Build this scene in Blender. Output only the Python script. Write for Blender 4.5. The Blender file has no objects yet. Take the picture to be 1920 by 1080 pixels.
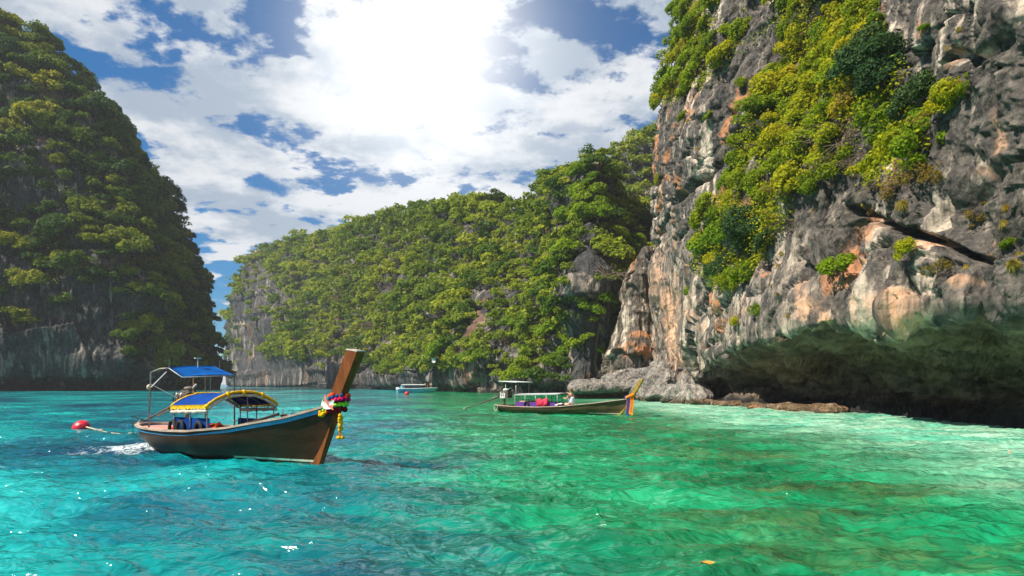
import bpy, math, random
import numpy as np
from mathutils import Vector, Matrix
R = math.radians
SC = bpy.context.scene
COL = SC.collection

# ------------------------------------------------------------------ camera
cam_d = bpy.data.cameras.new('camera'); cam = bpy.data.objects.new('camera', cam_d); COL.objects.link(cam)
CAMZ = 1.7
cam.location = (0, 0, CAMZ); cam.rotation_euler = (R(90), 0, 0)
cam_d.sensor_width = 36; cam_d.lens = 24; cam_d.shift_y = 180 / 1920
cam_d.clip_start = 0.1; cam_d.clip_end = 60000
SC.camera = cam
# ------------------------------------------------------------------ sun
SUN_AZ, SUN_EL = -111, 50          # degrees left of straight ahead, above the horizon
sd = Vector((math.sin(R(SUN_AZ)) * math.cos(R(SUN_EL)), math.cos(R(SUN_AZ)) * math.cos(R(SUN_EL)), math.sin(R(SUN_EL))))
sun_d = bpy.data.lights.new('sun', 'SUN'); sun = bpy.data.objects.new('sun', sun_d); COL.objects.link(sun)
sun_d.energy = 5.0; sun_d.angle = R(0.5); sun_d.color = (1.0, .93, .80)
sun.rotation_euler = sd.to_track_quat('Z', 'Y').to_euler(); sun.location = sd * 300
# ------------------------------------------------------------------ render settings
SC.view_settings.view_transform = 'Standard'; SC.view_settings.look = 'None'
SC.view_settings.exposure = 0.75; SC.view_settings.gamma = 1.0; SC.view_settings.use_curve_mapping = False
SC.render.engine = 'CYCLES'
SC.cycles.use_denoising = True
SC.cycles.max_bounces = 6; SC.cycles.diffuse_bounces = 3; SC.cycles.glossy_bounces = 2
SC.cycles.transmission_bounces = 3; SC.cycles.volume_bounces = 0; SC.cycles.transparent_max_bounces = 4
SC.cycles.caustics_reflective = False; SC.cycles.caustics_refractive = False
SC.cycles.sample_clamp_indirect = 4.0
SC.cycles.adaptive_threshold = 0.02

# ------------------------------------------------------------------ node helpers
class NT:
    def __init__(s, tree): s.t = tree
    def __call__(s, typ, ins=None, **props):
        n = s.t.nodes.new(typ)
        for k, v in props.items(): setattr(n, k, v)
        for k, v in (ins or {}).items():
            i = n.inputs[k]
            if isinstance(v, bpy.types.NodeSocket): s.t.links.new(v, i)
            elif hasattr(v, 'outputs'): s.t.links.new(v.outputs[0], i)
            else: i.default_value = v
        return n
    def math(s, op, a, b=0.0, c=0.0, clamp=False):
        return s('ShaderNodeMath', {0: a, 1: b, 2: c}, operation=op, use_clamp=clamp).outputs[0]
    def vmath(s, op, a, b=(0, 0, 0)):
        n = s('ShaderNodeVectorMath', {0: a, 1: b}, operation=op)
        return n.outputs['Value'] if op in ('DOT_PRODUCT', 'LENGTH', 'DISTANCE') else n.outputs[0]
    def noise(s, vec, scale=1.0, detail=4.0, rough=.55, dist=0.0, lac=2.0):
        return s('ShaderNodeTexNoise', {'Vector': vec, 'Scale': scale, 'Detail': detail, 'Roughness': rough, 'Distortion': dist, 'Lacunarity': lac})
    def ramp(s, fac, stops, interp='LINEAR'):
        n = s('ShaderNodeValToRGB', {0: fac}); r = n.color_ramp; r.interpolation = interp
        while len(r.elements) < len(stops): r.elements.new(.5)
        for e, (p, c) in zip(r.elements, stops):
            e.position = p; e.color = (*c, 1) if hasattr(c, '__len__') else (c, c, c, 1)
        return n.outputs[0]
    def mix(s, fac, a, b, blend='MIX'):
        n = s.t.nodes.new('ShaderNodeMix'); n.data_type = 'RGBA'; n.blend_type = blend
        for i, v in ((0, fac), (6, a), (7, b)):
            if isinstance(v, bpy.types.NodeSocket): s.t.links.new(v, n.inputs[i])
            elif hasattr(v, '__len__'): n.inputs[i].default_value = (*v[:3], 1)
            else: n.inputs[i].default_value = v
        return n.outputs[2]
    def sstep(s, x, a, b):
        return s('ShaderNodeMapRange', {0: x, 1: a, 2: b, 3: 0.0, 4: 1.0}, interpolation_type='SMOOTHSTEP').outputs[0]
    def scl(s, vec, sx, sy, sz): return s('ShaderNodeVectorMath', {0: vec, 1: (sx, sy, sz)}, operation='MULTIPLY').outputs[0]

# ------------------------------------------------------------------ world: sky with broken cloud
W = bpy.data.worlds.new('World'); SC.world = W; W.use_nodes = True
nt = W.node_tree; nt.nodes.clear(); n = NT(nt)
SKY_STRENGTH = 0.1
dirv = n('ShaderNodeTexCoord').outputs['Generated']
sky = n('ShaderNodeTexSky', sky_type='NISHITA', sun_disc=False, sun_elevation=R(SUN_EL), sun_rotation=R(SUN_AZ),
        altitude=0, air_density=1.0, dust_density=0.3, ozone_density=2.5)
sep = n('ShaderNodeSeparateXYZ', {0: dirv})
zz = n.math('MAXIMUM', sep.outputs[2], 0.0)
zi = n.math('DIVIDE', 1.0, n.math('ADD', zz, 0.16))
pl = n('ShaderNodeCombineXYZ', {0: n.math('MULTIPLY', sep.outputs[0], zi), 1: n.math('MULTIPLY', sep.outputs[1], zi), 2: 0.0}).outputs[0]
CLOUD_SHIFT = (2.7, 1.9, .61)
pl = n.vmath('ADD', pl, CLOUD_SHIFT)
c1 = n.noise(pl, 4.6, 9, .60, .05).outputs[0]
c2 = n.noise(pl, 0.8, 2, .5).outputs[0]
dens = n.math('ADD', n.math('MULTIPLY', c1, .70), n.math('MULTIPLY', c2, .30))
low = n.sstep(zz, 0.05, 0.22)
dens = n.math('ADD', dens, n.math('MULTIPLY', n.math('SUBTRACT', low, 1.0), .05))
cov = n.sstep(dens, .468, .525)
# light seen through and off the clouds: brighter towards a glow put into the sky, apart from the sun lamp
GLOW = Vector((-160, 1280, 640)).normalized()
cosg = n.math('MAXIMUM', n.vmath('DOT_PRODUCT', n.vmath('NORMALIZE', dirv), tuple(GLOW)), 0.0)
g1 = n.math('POWER', cosg, 150.0); g2 = n.math('POWER', cosg, 24.0)
thick = n.sstep(n.noise(n.vmath('ADD', pl, (.04, .10, 3.0)), 3.4, 6, .6, .1).outputs[0], .40, .60)
cl = n.mix(thick, (.62, .635, .655), (.31, .37, .45))
clv = n.math('ADD', n.math('ADD', .80, n.math('MULTIPLY', g2, .08)), n.math('MULTIPLY', g1, .40))
cl = n.mix(1.0, cl, n('ShaderNodeCombineXYZ', {0: clv, 1: clv, 2: clv}).outputs[0], 'MULTIPLY')
skc = n.mix(1.0, sky.outputs[0], (SKY_STRENGTH * .045, SKY_STRENGTH * .39, SKY_STRENGTH * .63), 'MULTIPLY')
veil = n.math('MINIMUM', n.math('ADD', n.math('MULTIPLY', g2, .06), n.math('MULTIPLY', g1, .85)), .9)
cc = n.mix(n.math('MULTIPLY', cov, .96), skc, cl)
cc = n.mix(veil, cc, (.92, .915, .90))
bg = n('ShaderNodeBackground', {0: n.mix(1.0, cc, (1 / SKY_STRENGTH,) * 3, 'MULTIPLY'), 1: SKY_STRENGTH})
n('ShaderNodeOutputWorld', {0: bg})

# ------------------------------------------------------------------ numpy noise
_rng = np.random.RandomState(7)
_perm = np.concatenate([_rng.permutation(256)] * 3).astype(np.int32)
_grad = _rng.normal(size=(256, 3)); _grad /= np.linalg.norm(_grad, axis=1)[:, None]; _grad = _grad.astype(np.float32)
def pn(p, seed=0):
    p = np.asarray(p, np.float32) + seed * 17.31
    i = np.floor(p).astype(np.int32); f = p - i; u = f * f * f * (f * (f * 6 - 15) + 10)
    i &= 255
    out = np.zeros(p.shape[:-1], np.float32)
    for dx in (0, 1):
        wx = u[..., 0] if dx else 1 - u[..., 0]
        for dy in (0, 1):
            wy = u[..., 1] if dy else 1 - u[..., 1]
            for dz in (0, 1):
                wz = u[..., 2] if dz else 1 - u[..., 2]
                h = _perm[_perm[_perm[(i[..., 0] + dx) & 255] + ((i[..., 1] + dy) & 255)] + ((i[..., 2] + dz) & 255)]
                g = _grad[h]
                out += wx * wy * wz * (g[..., 0] * (f[..., 0] - dx) + g[..., 1] * (f[..., 1] - dy) + g[..., 2] * (f[..., 2] - dz))
    return out * 1.5
def fbm(p, o=4, seed=0, gain=.5):
    s = 0; a = 1.0; p = np.asarray(p, np.float32)
    for k in range(o): s = s + a * pn(p * (2 ** k), seed + k); a *= gain
    return s
def ridged(p, o=3, seed=0, gain=.5):
    s = 0; a = 1.0; p = np.asarray(p, np.float32)
    for k in range(o): s = s + a * (1 - 2 * np.abs(pn(p * (2 ** k), seed + k))); a *= gain
    return s
def facets(p, seed=0, tilt=.55):
    """broken-rock look: every Voronoi cell is a randomly tilted, randomly offset facet"""
    p = np.asarray(p, np.float32) + seed * 3.77
    i = np.floor(p).astype(np.int32)
    best = np.full(p.shape[:-1], 1e9, np.float32); val = np.zeros(p.shape[:-1], np.float32); sec = best.copy()
    for dx in (-1, 0, 1):
        for dy in (-1, 0, 1):
            for dz in (-1, 0, 1):
                c = i + np.array([dx, dy, dz], np.int32)
                h = _perm[_perm[_perm[c[..., 0] & 255] + (c[..., 1] & 255)] + (c[..., 2] & 255)]
                ctr = c + .5 + .42 * _grad[h]
                d = p - ctr; dd = np.einsum('...k,...k->...', d, d)
                h2 = _perm[h + 37]
                v = np.einsum('...k,...k->...', d, _grad[h2]) * tilt + (h2 / 255. - .5)
                m = dd < best
                sec = np.where(m, best, np.minimum(sec, dd)); val = np.where(m, v, val); best = np.where(m, dd, best)
    edge = np.sqrt(sec) - np.sqrt(best)
    return val, edge
def blocks(u, v, seed=0, tilt=.5, stagger=.5):
    """jointed rock: staggered, tilted, randomly proud blocks in wall coordinates u (along), v (up); also distance to the joint"""
    j = np.floor(v).astype(np.int32); off_ = (_perm[(j + seed * 31) & 255] / 255.) * 2 * stagger; uu = u + off_ + .35 * (v - j)
    i = np.floor(uu).astype(np.int32); h = _perm[_perm[(i + seed * 7) & 255] + (j & 255)]; fu, fv_ = uu - i - .5, v - j - .5
    g = _grad[_perm[h + 11]]
    return (h / 255. - .5) + tilt * (g[..., 0] * fu + g[..., 1] * fv_) * 2, np.minimum(.5 - np.abs(fu), .5 - np.abs(fv_))
def smooth(a, b, x): t = np.clip((x - a) / (b - a), 0, 1); return t * t * (3 - 2 * t)

# ------------------------------------------------------------------ mesh + object helpers
def at(px, py, Y):            # point at depth Y seen in direction (px, py) of the 1920 wide photograph
    return np.array([(px - 960) / 1280 * Y, Y, CAMZ - (py - 720) / 1280 * Y])
def proj(P):
    P = np.asarray(P); Y = np.maximum(P[..., 1], .01)
    return 960 + 1280 * P[..., 0] / Y, 720 - 1280 * (P[..., 2] - CAMZ) / Y
def np_mesh(name, V, F, smooth_=True):
    V = np.asarray(V, np.float32).reshape(-1, 3); F = np.asarray(F, np.int32)
    me = bpy.data.meshes.new(name); k = F.shape[1]
    me.vertices.add(len(V)); me.vertices.foreach_set('co', V.ravel())
    me.loops.add(F.size); me.loops.foreach_set('vertex_index', F.ravel())
    me.polygons.add(len(F)); me.polygons.foreach_set('loop_start', np.arange(0, F.size, k, dtype=np.int32))
    me.polygons.foreach_set('use_smooth', np.full(len(F), smooth_, bool))
    me.update(calc_edges=True); return me
def vattr(me, name, vals):
    a = me.attributes.new(name, 'FLOAT', 'POINT'); a.data.foreach_set('value', np.asarray(vals, np.float32).ravel())
def grid_faces(nu, nv):
    a = np.arange(nu * nv).reshape(nu, nv)
    return np.stack([a[:-1, :-1], a[1:, :-1], a[1:, 1:], a[:-1, 1:]], -1).reshape(-1, 4)
def link(name, me, m=None, parent=None):
    o = bpy.data.objects.new(name, me); COL.objects.link(o)
    if m is not None and me is not None and not me.materials: me.materials.append(m)
    if parent is not None: o.parent = parent
    return o
def tag(o, label=None, cat=None, group=None, kind=None):
    if label: o['label'] = label
    if cat: o['category'] = cat
    if group: o['group'] = group
    if kind: o['kind'] = kind
    return o
def empty(name, loc=(0, 0, 0), rz=0.0):
    o = bpy.data.objects.new(name, None); COL.objects.link(o); o.location = loc; o.rotation_euler = (0, 0, rz); o.empty_display_size = .3; return o
class MB:
    def __init__(s): s.v = []; s.f = []
    def add(s, V, F):
        b = len(s.v); s.v += [tuple(map(float, p)) for p in V]; s.f += [tuple(b + i for i in f) for f in F]; return s
    def box(s, c, d, rot=None):
        x, y, z = [k / 2 for k in d]
        V = [Vector((sx * x, sy * y, sz * z)) for sx in (-1, 1) for sy in (-1, 1) for sz in (-1, 1)]
        if rot is not None: V = [rot @ p for p in V]
        V = [p + Vector(c) for p in V]
        return s.add(V, [(0, 1, 3, 2), (4, 6, 7, 5), (0, 4, 5, 1), (2, 3, 7, 6), (0, 2, 6, 4), (1, 5, 7, 3)])
    def bar(s, a, b, w, h):
        a, b = Vector(a), Vector(b); d = b - a
        q = d.to_track_quat('X', 'Z').to_matrix()
        return s.box((a + b) / 2, (d.length, w, h), q)
    def tube(s, pts, r, n=8, closed=False, caps=True):
        pts = [Vector(p) for p in pts]; m = len(pts); rr = r if hasattr(r, '__len__') else [r] * m
        V = []; F = []; up = Vector((.13, .21, .97)).normalized()
        for i, p in enumerate(pts):
            if closed: t = pts[(i + 1) % m] - pts[i - 1]
            else: t = pts[min(i + 1, m - 1)] - pts[max(i - 1, 0)]
            t.normalize()
            a = t.cross(up)
            if a.length < 1e-3: a = t.cross(Vector((1, 0, 0)))
            a.normalize(); b = t.cross(a)
            for k in range(n):
                an = 2 * math.pi * k / n; V.append(p + (a * math.cos(an) + b * math.sin(an)) * rr[i])
        for i in range(m if closed else m - 1):
            j = (i + 1) % m
            for k in range(n): F.append((i * n + k, i * n + (k + 1) % n, j * n + (k + 1) % n, j * n + k))
        if caps and not closed: F += [tuple(range(n - 1, -1, -1)), tuple((m - 1) * n + k for k in range(n))]
        return s.add(V, F)
    def ball(s, c, r, nu=10, nv=7, sc=(1, 1, 1), rot=None):
        V = []; F = []
        for j in range(nv + 1):
            th = math.pi * j / nv
            for i in range(nu):
                ph = 2 * math.pi * i / nu
                p = Vector((math.sin(th) * math.cos(ph) * sc[0], math.sin(th) * math.sin(ph) * sc[1], math.cos(th) * sc[2])) * r
                if rot is not None: p = rot @ p
                V.append(p + Vector(c))
        for j in range(nv):
            for i in range(nu): F.append((j * nu + i, (j + 1) * nu + i, (j + 1) * nu + (i + 1) % nu, j * nu + (i + 1) % nu))
        return s.add(V, F)
    def grid(s, G, thick=0.0):
        """grid of points G[i][j]; with thick, a solid sheet"""
        nu, nv = len(G), len(G[0])
        if not thick:
            return s.add([p for r in G for p in r], grid_faces(nu, nv).tolist())
        A = np.array(G, float); n_ = np.cross(np.gradient(A, axis=0), np.gradient(A, axis=1)); n_ /= np.linalg.norm(n_, axis=2)[..., None] + 1e-9
        B = A - n_ * thick; b = nu * nv; F = grid_faces(nu, nv).tolist(); F2 = [[b + i for i in reversed(f)] for f in F]
        idx = np.arange(b).reshape(nu, nv); ring = list(idx[0]) + list(idx[1:, -1]) + list(idx[-1, -2::-1]) + list(idx[-2:0:-1, 0])
        S = [(ring[(k + 1) % len(ring)], ring[k], b + ring[k], b + ring[(k + 1) % len(ring)]) for k in range(len(ring))]
        return s.add(list(A.reshape(-1, 3)) + list(B.reshape(-1, 3)), F + F2 + S)
    def build(s, name, m, parent=None, smooth_=False, bevel=0.0):
        me = bpy.data.meshes.new(name); me.from_pydata(s.v, [], s.f); me.update()
        if smooth_:
            me.polygons.foreach_set('use_smooth', [True] * len(me.polygons))
        o = link(name, me, m, parent)
        if bevel:
            b = o.modifiers.new('bevel', 'BEVEL'); b.width = bevel; b.segments = 2; b.limit_method = 'ANGLE'
        return o

ONES = ['', 'first', 'second', 'third', 'fourth', 'fifth', 'sixth', 'seventh', 'eighth', 'ninth', 'tenth', 'eleventh', 'twelfth', 'thirteenth', 'fourteenth', 'fifteenth', 'sixteenth', 'seventeenth', 'eighteenth', 'nineteenth']
TENS = {2: ('twentieth', 'twenty'), 3: ('thirtieth', 'thirty'), 4: ('fortieth', 'forty'), 5: ('fiftieth', 'fifty'), 6: ('sixtieth', 'sixty'), 7: ('seventieth', 'seventy'), 8: ('eightieth', 'eighty'), 9: ('ninetieth', 'ninety')}
def ordinal(k):
    if k < 20: return ONES[k]
    t, o = divmod(k, 10); return TENS[t][0] if o == 0 else TENS[t][1] + '-' + ONES[o]
# ------------------------------------------------------------------ materials
def new_mat(name):
    m = bpy.data.materials.new(name); m.use_nodes = True; m.node_tree.nodes.clear(); return m, NT(m.node_tree)
def finish(n, col, rough=.7, bump=None, spec=.3, metal=0.0, extra=None):
    ins = {'Base Color': col if isinstance(col, bpy.types.NodeSocket) else (*col, 1), 'Roughness': rough, 'Metallic': metal, 'Specular IOR Level': spec}
    if bump is not None: ins['Normal'] = bump
    ins.update(extra or {})
    b = n('ShaderNodeBsdfPrincipled', ins); n('ShaderNodeOutputMaterial', {0: b}); return b
def paint(name, col, rough=.5, var=.25, scale=6.0, spec=.4, bump=.1, dirt=None, stretch=(1, 1, 1), metal=0.0):
    """worn paint, cloth, wood and metal: colour broken up by two noises, fine relief"""
    m, n = new_mat(name)
    co = n('ShaderNodeTexCoord').outputs['Object']; co = n.scl(co, *stretch)
    a = n.noise(co, scale, 5, .6).outputs[0]; b = n.noise(co, scale * 5, 4, .6).outputs[0]
    dk = tuple(c * (1 - var) for c in col); lt = tuple(min(1, c * (1 + var)) for c in col)
    c = n.mix(n.sstep(n.math('ADD', n.math('MULTIPLY', a, .65), n.math('MULTIPLY', b, .35)), .36, .64), dk, lt)
    if dirt is not None: c = n.mix(n.math('MULTIPLY', n.sstep(n.noise(co, scale * .6, 6, .65, .5).outputs[0], .52, .68), .75), c, dirt)
    bp = n('ShaderNodeBump', {'Strength': bump, 'Distance': .02, 'Height': b}).outputs[0]
    r = n.math('ADD', rough - .1, n.math('MULTIPLY', a, .2))
    finish(n, c, r, bp, spec, metal); return m

def rock_mat(name, dark, mid, light, cream=.5, orange=.3, streak=.8, wet=1.4, wetcol=(.012, .011, .010), cave=False, grain=1.0):
    m, n = new_mat(name)
    P = n('ShaderNodeNewGeometry').outputs['Position']; z = n('ShaderNodeSeparateXYZ', {0: P}).outputs[2]
    big = n.noise(P, .11 / grain, 2, .55).outputs[0]
    md = n.noise(n.scl(P, 1, 1, .7), .9 / grain, 8, .74, 0).outputs[0]
    fine = n.noise(P, 7.0 / grain, 3, .65).outputs[0]
    st = n.noise(n.scl(P, .85 / grain, .85 / grain, .07 / grain), 1.0, 4, .62, .25).outputs[0]
    st2 = n.noise(n.scl(P, 2.4 / grain, 2.4 / grain, .2 / grain), 1.0, 3, .6, .2).outputs[0]
    f = n.math('ADD', n.math('MULTIPLY', md, .5), n.math('ADD', n.math('MULTIPLY', fine, .25), n.math('MULTIPLY', st, .25)))
    c = n.ramp(f, [(.33, dark), (.48, mid), (.66, light)])
    rg = n('ShaderNodeTexNoise', {'Vector': n.scl(P, 1, 1, .55), 'Scale': .55 / grain, 'Detail': 6.0, 'Roughness': .62, 'Lacunarity': 2.1, 'Distortion': 0.0}, noise_type='RIDGED_MULTIFRACTAL').outputs[0]
    lich = n.noise(n.scl(P, 1, 1, .6), 2.2 / grain, 5, .7, .5).outputs[0]
    c = n.mix(n.math('MULTIPLY', n.sstep(lich, .50, .60), .7), c, tuple(k * .55 for k in dark))
    # pale calcite runs and black algae runs down the face
    c = n.mix(n.math('MULTIPLY', n.sstep(n.math('ADD', st, n.math('MULTIPLY', n.math('SUBTRACT', big, .5), .5)), .54, .68), cream), c, (.66, .54, .42))
    c = n.mix(n.math('MULTIPLY', n.sstep(st2, .52, .66), streak * .8), c, (.035, .035, .038))
    ob = n.noise(n.vmath('ADD', P, (31, 7, 3)), .16 / grain, 3, .6, .6).outputs[0]
    c = n.mix(n.math('MULTIPLY', n.sstep(n.math('ADD', ob, n.math('MULTIPLY', n.math('SUBTRACT', md, .5), .35)), .585, .66), orange), c, (.50, .21, .085))
    if cave:
        pale = n('ShaderNodeAttribute', attribute_name='pale').outputs['Fac']
        c = n.mix(n.math('MULTIPLY', pale, n.sstep(st2, .40, .56)), c, n.mix(n.sstep(st, .42, .6), (.17, .15, .135), (.50, .40, .31)))
        c = n.mix(n.math('MULTIPLY', pale, n.sstep(n.noise(n.scl(P, 1.5, 1.5, .06), 1.0, 4, .6, .8).outputs[0], .53, .60)), c, (.035, .033, .033))
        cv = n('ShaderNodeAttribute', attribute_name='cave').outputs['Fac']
        cave_tint = n.mix(n.sstep(n.noise(n.scl(P, 1, 1, 2.5), .5, 6, .65, .6).outputs[0], .4, .62), (.070, .046, .026), (.21, .14, .082))  # cave light put into the colour: brown against the green bounce off water
        cave_tint = n.mix(n.math('MULTIPLY', n.sstep(md, .52, .66), .8), cave_tint, (.03, .03, .026))
        c = n.mix(n.math('MULTIPLY', cv, .92), c, cave_tint)
        og = n('ShaderNodeAttribute', attribute_name='rust').outputs['Fac']
        c = n.mix(n.math('MULTIPLY', og, n.math('ADD', .25, n.math('MULTIPLY', n.sstep(st, .4, .58), .75))), c, n.mix(md, (.52, .22, .09), (.70, .50, .36)))
    zz_ = n.math('ADD', z, n.math('ADD', n.math('MULTIPLY', n.math('SUBTRACT', md, .5), 1.6), n.math('MULTIPLY', n.math('SUBTRACT', st, .5), 5.0 * max(0, grain - 1))))
    c = n.mix(n.math('SUBTRACT', 1.0, n.sstep(zz_, wet * .45, wet * 1.15)), c, wetcol)
    h = n.math('ADD', n.math('MULTIPLY', md, 1.0), n.math('ADD', n.math('MULTIPLY', fine, .16), n.math('MULTIPLY', st2, .55)))
    va = n('ShaderNodeTexVoronoi', {'Vector': n.scl(n.vmath('ADD', P, n.scl(n.noise(P, .6 / grain, 2).outputs['Color'], 1.2 * grain, 1.2 * grain, 1.2 * grain)), 1, 1, .5), 'Scale': .75 / grain}, distance='MANHATTAN').outputs['Distance']
    vb = n('ShaderNodeTexVoronoi', {'Vector': n.scl(P, 1, 1, .6), 'Scale': 2.3 / grain}, distance='MANHATTAN').outputs['Distance']
    h = n.math('ADD', n.math('ADD', n.math('MULTIPLY', h, .75), n.math('MULTIPLY', rg, .22)), n.math('ADD', n.math('MULTIPLY', va, .9), n.math('MULTIPLY', vb, .32)))
    bp = n('ShaderNodeBump', {'Strength': .9, 'Distance': .36 * grain, 'Height': h}).outputs[0]
    finish(n, c, n.math('ADD', .62, n.math('MULTIPLY', fine, .3)), bp, .25); return m

def leaf_mat(name, cols, trans=.35):
    """cols: ramp of leaf colours, chosen per plant and a little per leaf"""
    m, n = new_mat(name)
    oi = n('ShaderNodeObjectInfo').outputs['Random']; at_ = n('ShaderNodeAttribute', attribute_name='rnd').outputs['Fac']; lf = n('ShaderNodeAttribute', attribute_name='leaf').outputs['Fac']
    P = n('ShaderNodeNewGeometry').outputs['Position']
    r = n.math('FRACT', n.math('ADD', oi, at_))
    f = n.math('ADD', n.math('MULTIPLY', r, .72), n.math('ADD', n.math('MULTIPLY', lf, .22), n.math('MULTIPLY', n.math('SUBTRACT', n.noise(P, .5, 2).outputs[0], .5), .5)), clamp=True)
    c = n.ramp(f, [(i / (len(cols) - 1), k) for i, k in enumerate(cols)])
    c = n.mix(1.0, c, n('ShaderNodeCombineXYZ', {0: n.math('ADD', .75, n.math('MULTIPLY', lf, .5)), 1: n.math('ADD', .75, n.math('MULTIPLY', lf, .5)), 2: .9}).outputs[0], 'MULTIPLY')
    p = n('ShaderNodeBsdfPrincipled', {'Base Color': c, 'Roughness': .6, 'Specular IOR Level': .1})
    t = n('ShaderNodeBsdfTranslucent', {'Color': n.mix(1.0, c, (1.25, 1.25, .6), 'MULTIPLY')})
    n('ShaderNodeOutputMaterial', {0: n('ShaderNodeMixShader', {0: trans, 1: p, 2: t})}); return m

M = {}
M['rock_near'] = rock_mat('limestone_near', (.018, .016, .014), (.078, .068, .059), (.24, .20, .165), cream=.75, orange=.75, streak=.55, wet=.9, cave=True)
M['rock_buttress'] = rock_mat('limestone_buttress', (.028, .023, .019), (.105, .083, .064), (.27, .21, .16), cream=.7, orange=.8, streak=.7, wet=1.0)
M['rock_hill'] = rock_mat('limestone_hill', (.016, .016, .018), (.046, .045, .046), (.12, .112, .105), cream=.35, orange=.2, streak=.6, wet=1.6, grain=2.2)
M['rock_left'] = rock_mat('limestone_left', (.014, .016, .018), (.042, .044, .045), (.12, .11, .095), cream=.4, orange=.22, streak=.7, wet=2.6, grain=1.8)
M['boulder'] = rock_mat('limestone_boulder', (.06, .055, .05), (.19, .17, .15), (.36, .325, .29), cream=.3, orange=.15, streak=.25, wet=.55, wetcol=(.05, .035, .018), grain=.5)
M['shelf'] = rock_mat('shore_rock', (.05, .03, .015), (.13, .08, .04), (.26, .18, .10), cream=.2, orange=.3, streak=.3, wet=.12, wetcol=(.05, .035, .02), grain=.4)
M['leaf_hill'] = leaf_mat('leaves_hill', [(.035, .085, .016), (.08, .145, .018), (.16, .22, .024), (.26, .30, .028), (.38, .38, .034)], .42)
M['leaf_left'] = leaf_mat('leaves_headland', [(.014, .045, .012), (.036, .09, .013), (.10, .155, .014), (.22, .24, .014), (.38, .32, .016)])
M['leaf_near'] = leaf_mat('leaves_near', [(.09, .16, .008), (.16, .23, .008), (.25, .29, .008), (.36, .35, .010), (.46, .34, .012)], .42)
M['leaf_dark'] = leaf_mat('leaves_dark', [(.020, .055, .018), (.035, .08, .024), (.055, .10, .03)], .25)
M['leaf_lime'] = leaf_mat('leaves_lime', [(.11, .21, .010), (.18, .27, .012), (.26, .32, .014)], .45)
M['leaf_dry'] = leaf_mat('leaves_dry', [(.15, .11, .025), (.22, .15, .028), (.32, .20, .025)], .35)
M['grass_tuft'] = leaf_mat('leaves_tuft', [(.28, .24, .07), (.38, .28, .05), (.44, .25, .02)], .35)
M['bark'] = paint('bark', (.12, .09, .065), .85, .4, 8, .15, .5)
M['twig'] = paint('twig', (.16, .115, .08), .85, .4, 8, .15, .3)
M['hull_dark'] = paint('hull_varnish', (.046, .019, .006), .42, .35, 1.6, .18, .12, dirt=(.035, .02, .010), stretch=(.5, 2.5, 3))
M['wood_prow'] = paint('prow_wood', (.17, .050, .011), .42, .35, 3, .2, .12, stretch=(3, 3, .5))
M['wood_pale'] = paint('prow_end_grain', (.46, .40, .33), .7, .2, 9, .2, .2, dirt=(.25, .2, .15))
M['blue_paint'] = paint('blue_rail_paint', (.03, .27, .50), .45, .2, 5, .4, .1, dirt=(.10, .30, .42))
M['cap_paint'] = paint('gunwale_wood', (.42, .31, .24), .6, .25, 5, .3, .15, dirt=(.2, .12, .08), stretch=(.6, 3, 3))
M['white_stripe'] = paint('waterline_paint', (.62, .60, .46), .6, .2, 5, .3, .1, dirt=(.30, .30, .17))
M['deck_pink'] = paint('deck_pink', (.55, .26, .20), .6, .2, 4, .3, .15, dirt=(.3, .15, .11))
M['wood_in'] = paint('inner_wood', (.20, .11, .06), .65, .35, 4, .25, .25, stretch=(.8, 3, 3))
M['wood_rib'] = paint('rib_wood', (.42, .30, .18), .65, .25, 5, .25, .2)
M['wood_black'] = paint('tarred_wood', (.035, .022, .018), .5, .4, 5, .35, .2)
M['steel'] = paint('dull_steel', (.30, .29, .28), .45, .3, 9, .5, .1, dirt=(.16, .09, .05), metal=.6)
M['iron'] = paint('engine_iron', (.10, .085, .07), .5, .5, 9, .4, .35, dirt=(.20, .13, .08))
M['rubber'] = paint('tyre_rubber', (.018, .019, .022), .75, .3, 9, .3, .2)
M['rope'] = paint('rope_fibre', (.50, .44, .33), .9, .2, 30, .1, .4)
M['buoy_red'] = paint('buoy_plastic', (.62, .012, .035), .38, .12, 3, .5, .05, dirt=(.45, .03, .05))
M['life_orange'] = paint('life_jacket_orange', (.75, .10, .02), .7, .2, 10, .2, .3)
M['yellow_cloth'] = paint('yellow_cloth', (.80, .43, .012), .8, .2, 9, .15, .3)
M['clear_roll'] = paint('rolled_plastic_sheet', (.52, .46, .38), .35, .25, 14, .5, .5)
M['red_cloth'] = paint('red_cloth', (.20, .012, .02), .8, .35, 7, .15, .3)
M['purple_cloth'] = paint('purple_cloth', (.10, .035, .22), .75, .3, 6, .2, .25)
M['pink_cloth'] = paint('pink_cloth', (.65, .04, .09), .8, .25, 14, .15, .5)
M['weathered'] = paint('weathered_hull', (.13, .075, .034), .65, .5, 1.4, .25, .25, dirt=(.03, .026, .016), stretch=(.45, 2, 3.2))
M['prow_yellow'] = paint('prow_yellow_wood', (.34, .20, .03), .5, .25, 4, .3, .15)
M['roof_grey'] = paint('roof_sheet', (.52, .54, .55), .5, .15, 4, .35, .1, dirt=(.3, .3, .3))
M['speed_blue'] = paint('speedboat_hull', (.14, .45, .55), .3, .1, 2, .5, .03)
M['speed_dark'] = paint('speedboat_trim', (.02, .11, .22), .35, .2, 2, .5, .03)
M['white_paint'] = paint('white_gelcoat', (.78, .78, .76), .35, .06, 3, .5, .03)
M['dark_glass'] = paint('tinted_glass', (.012, .018, .025), .08, .2, 2, .7, 0)
M['skin'] = paint('skin', (.55, .30, .20), .55, .12, 14, .35, .05)
M['hair_brown'] = paint('hair', (.16, .09, .04), .7, .3, 30, .3, .3)
M['swim'] = paint('pale_blue_cloth', (.50, .60, .74), .75, .12, 18, .2, .15)
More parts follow.
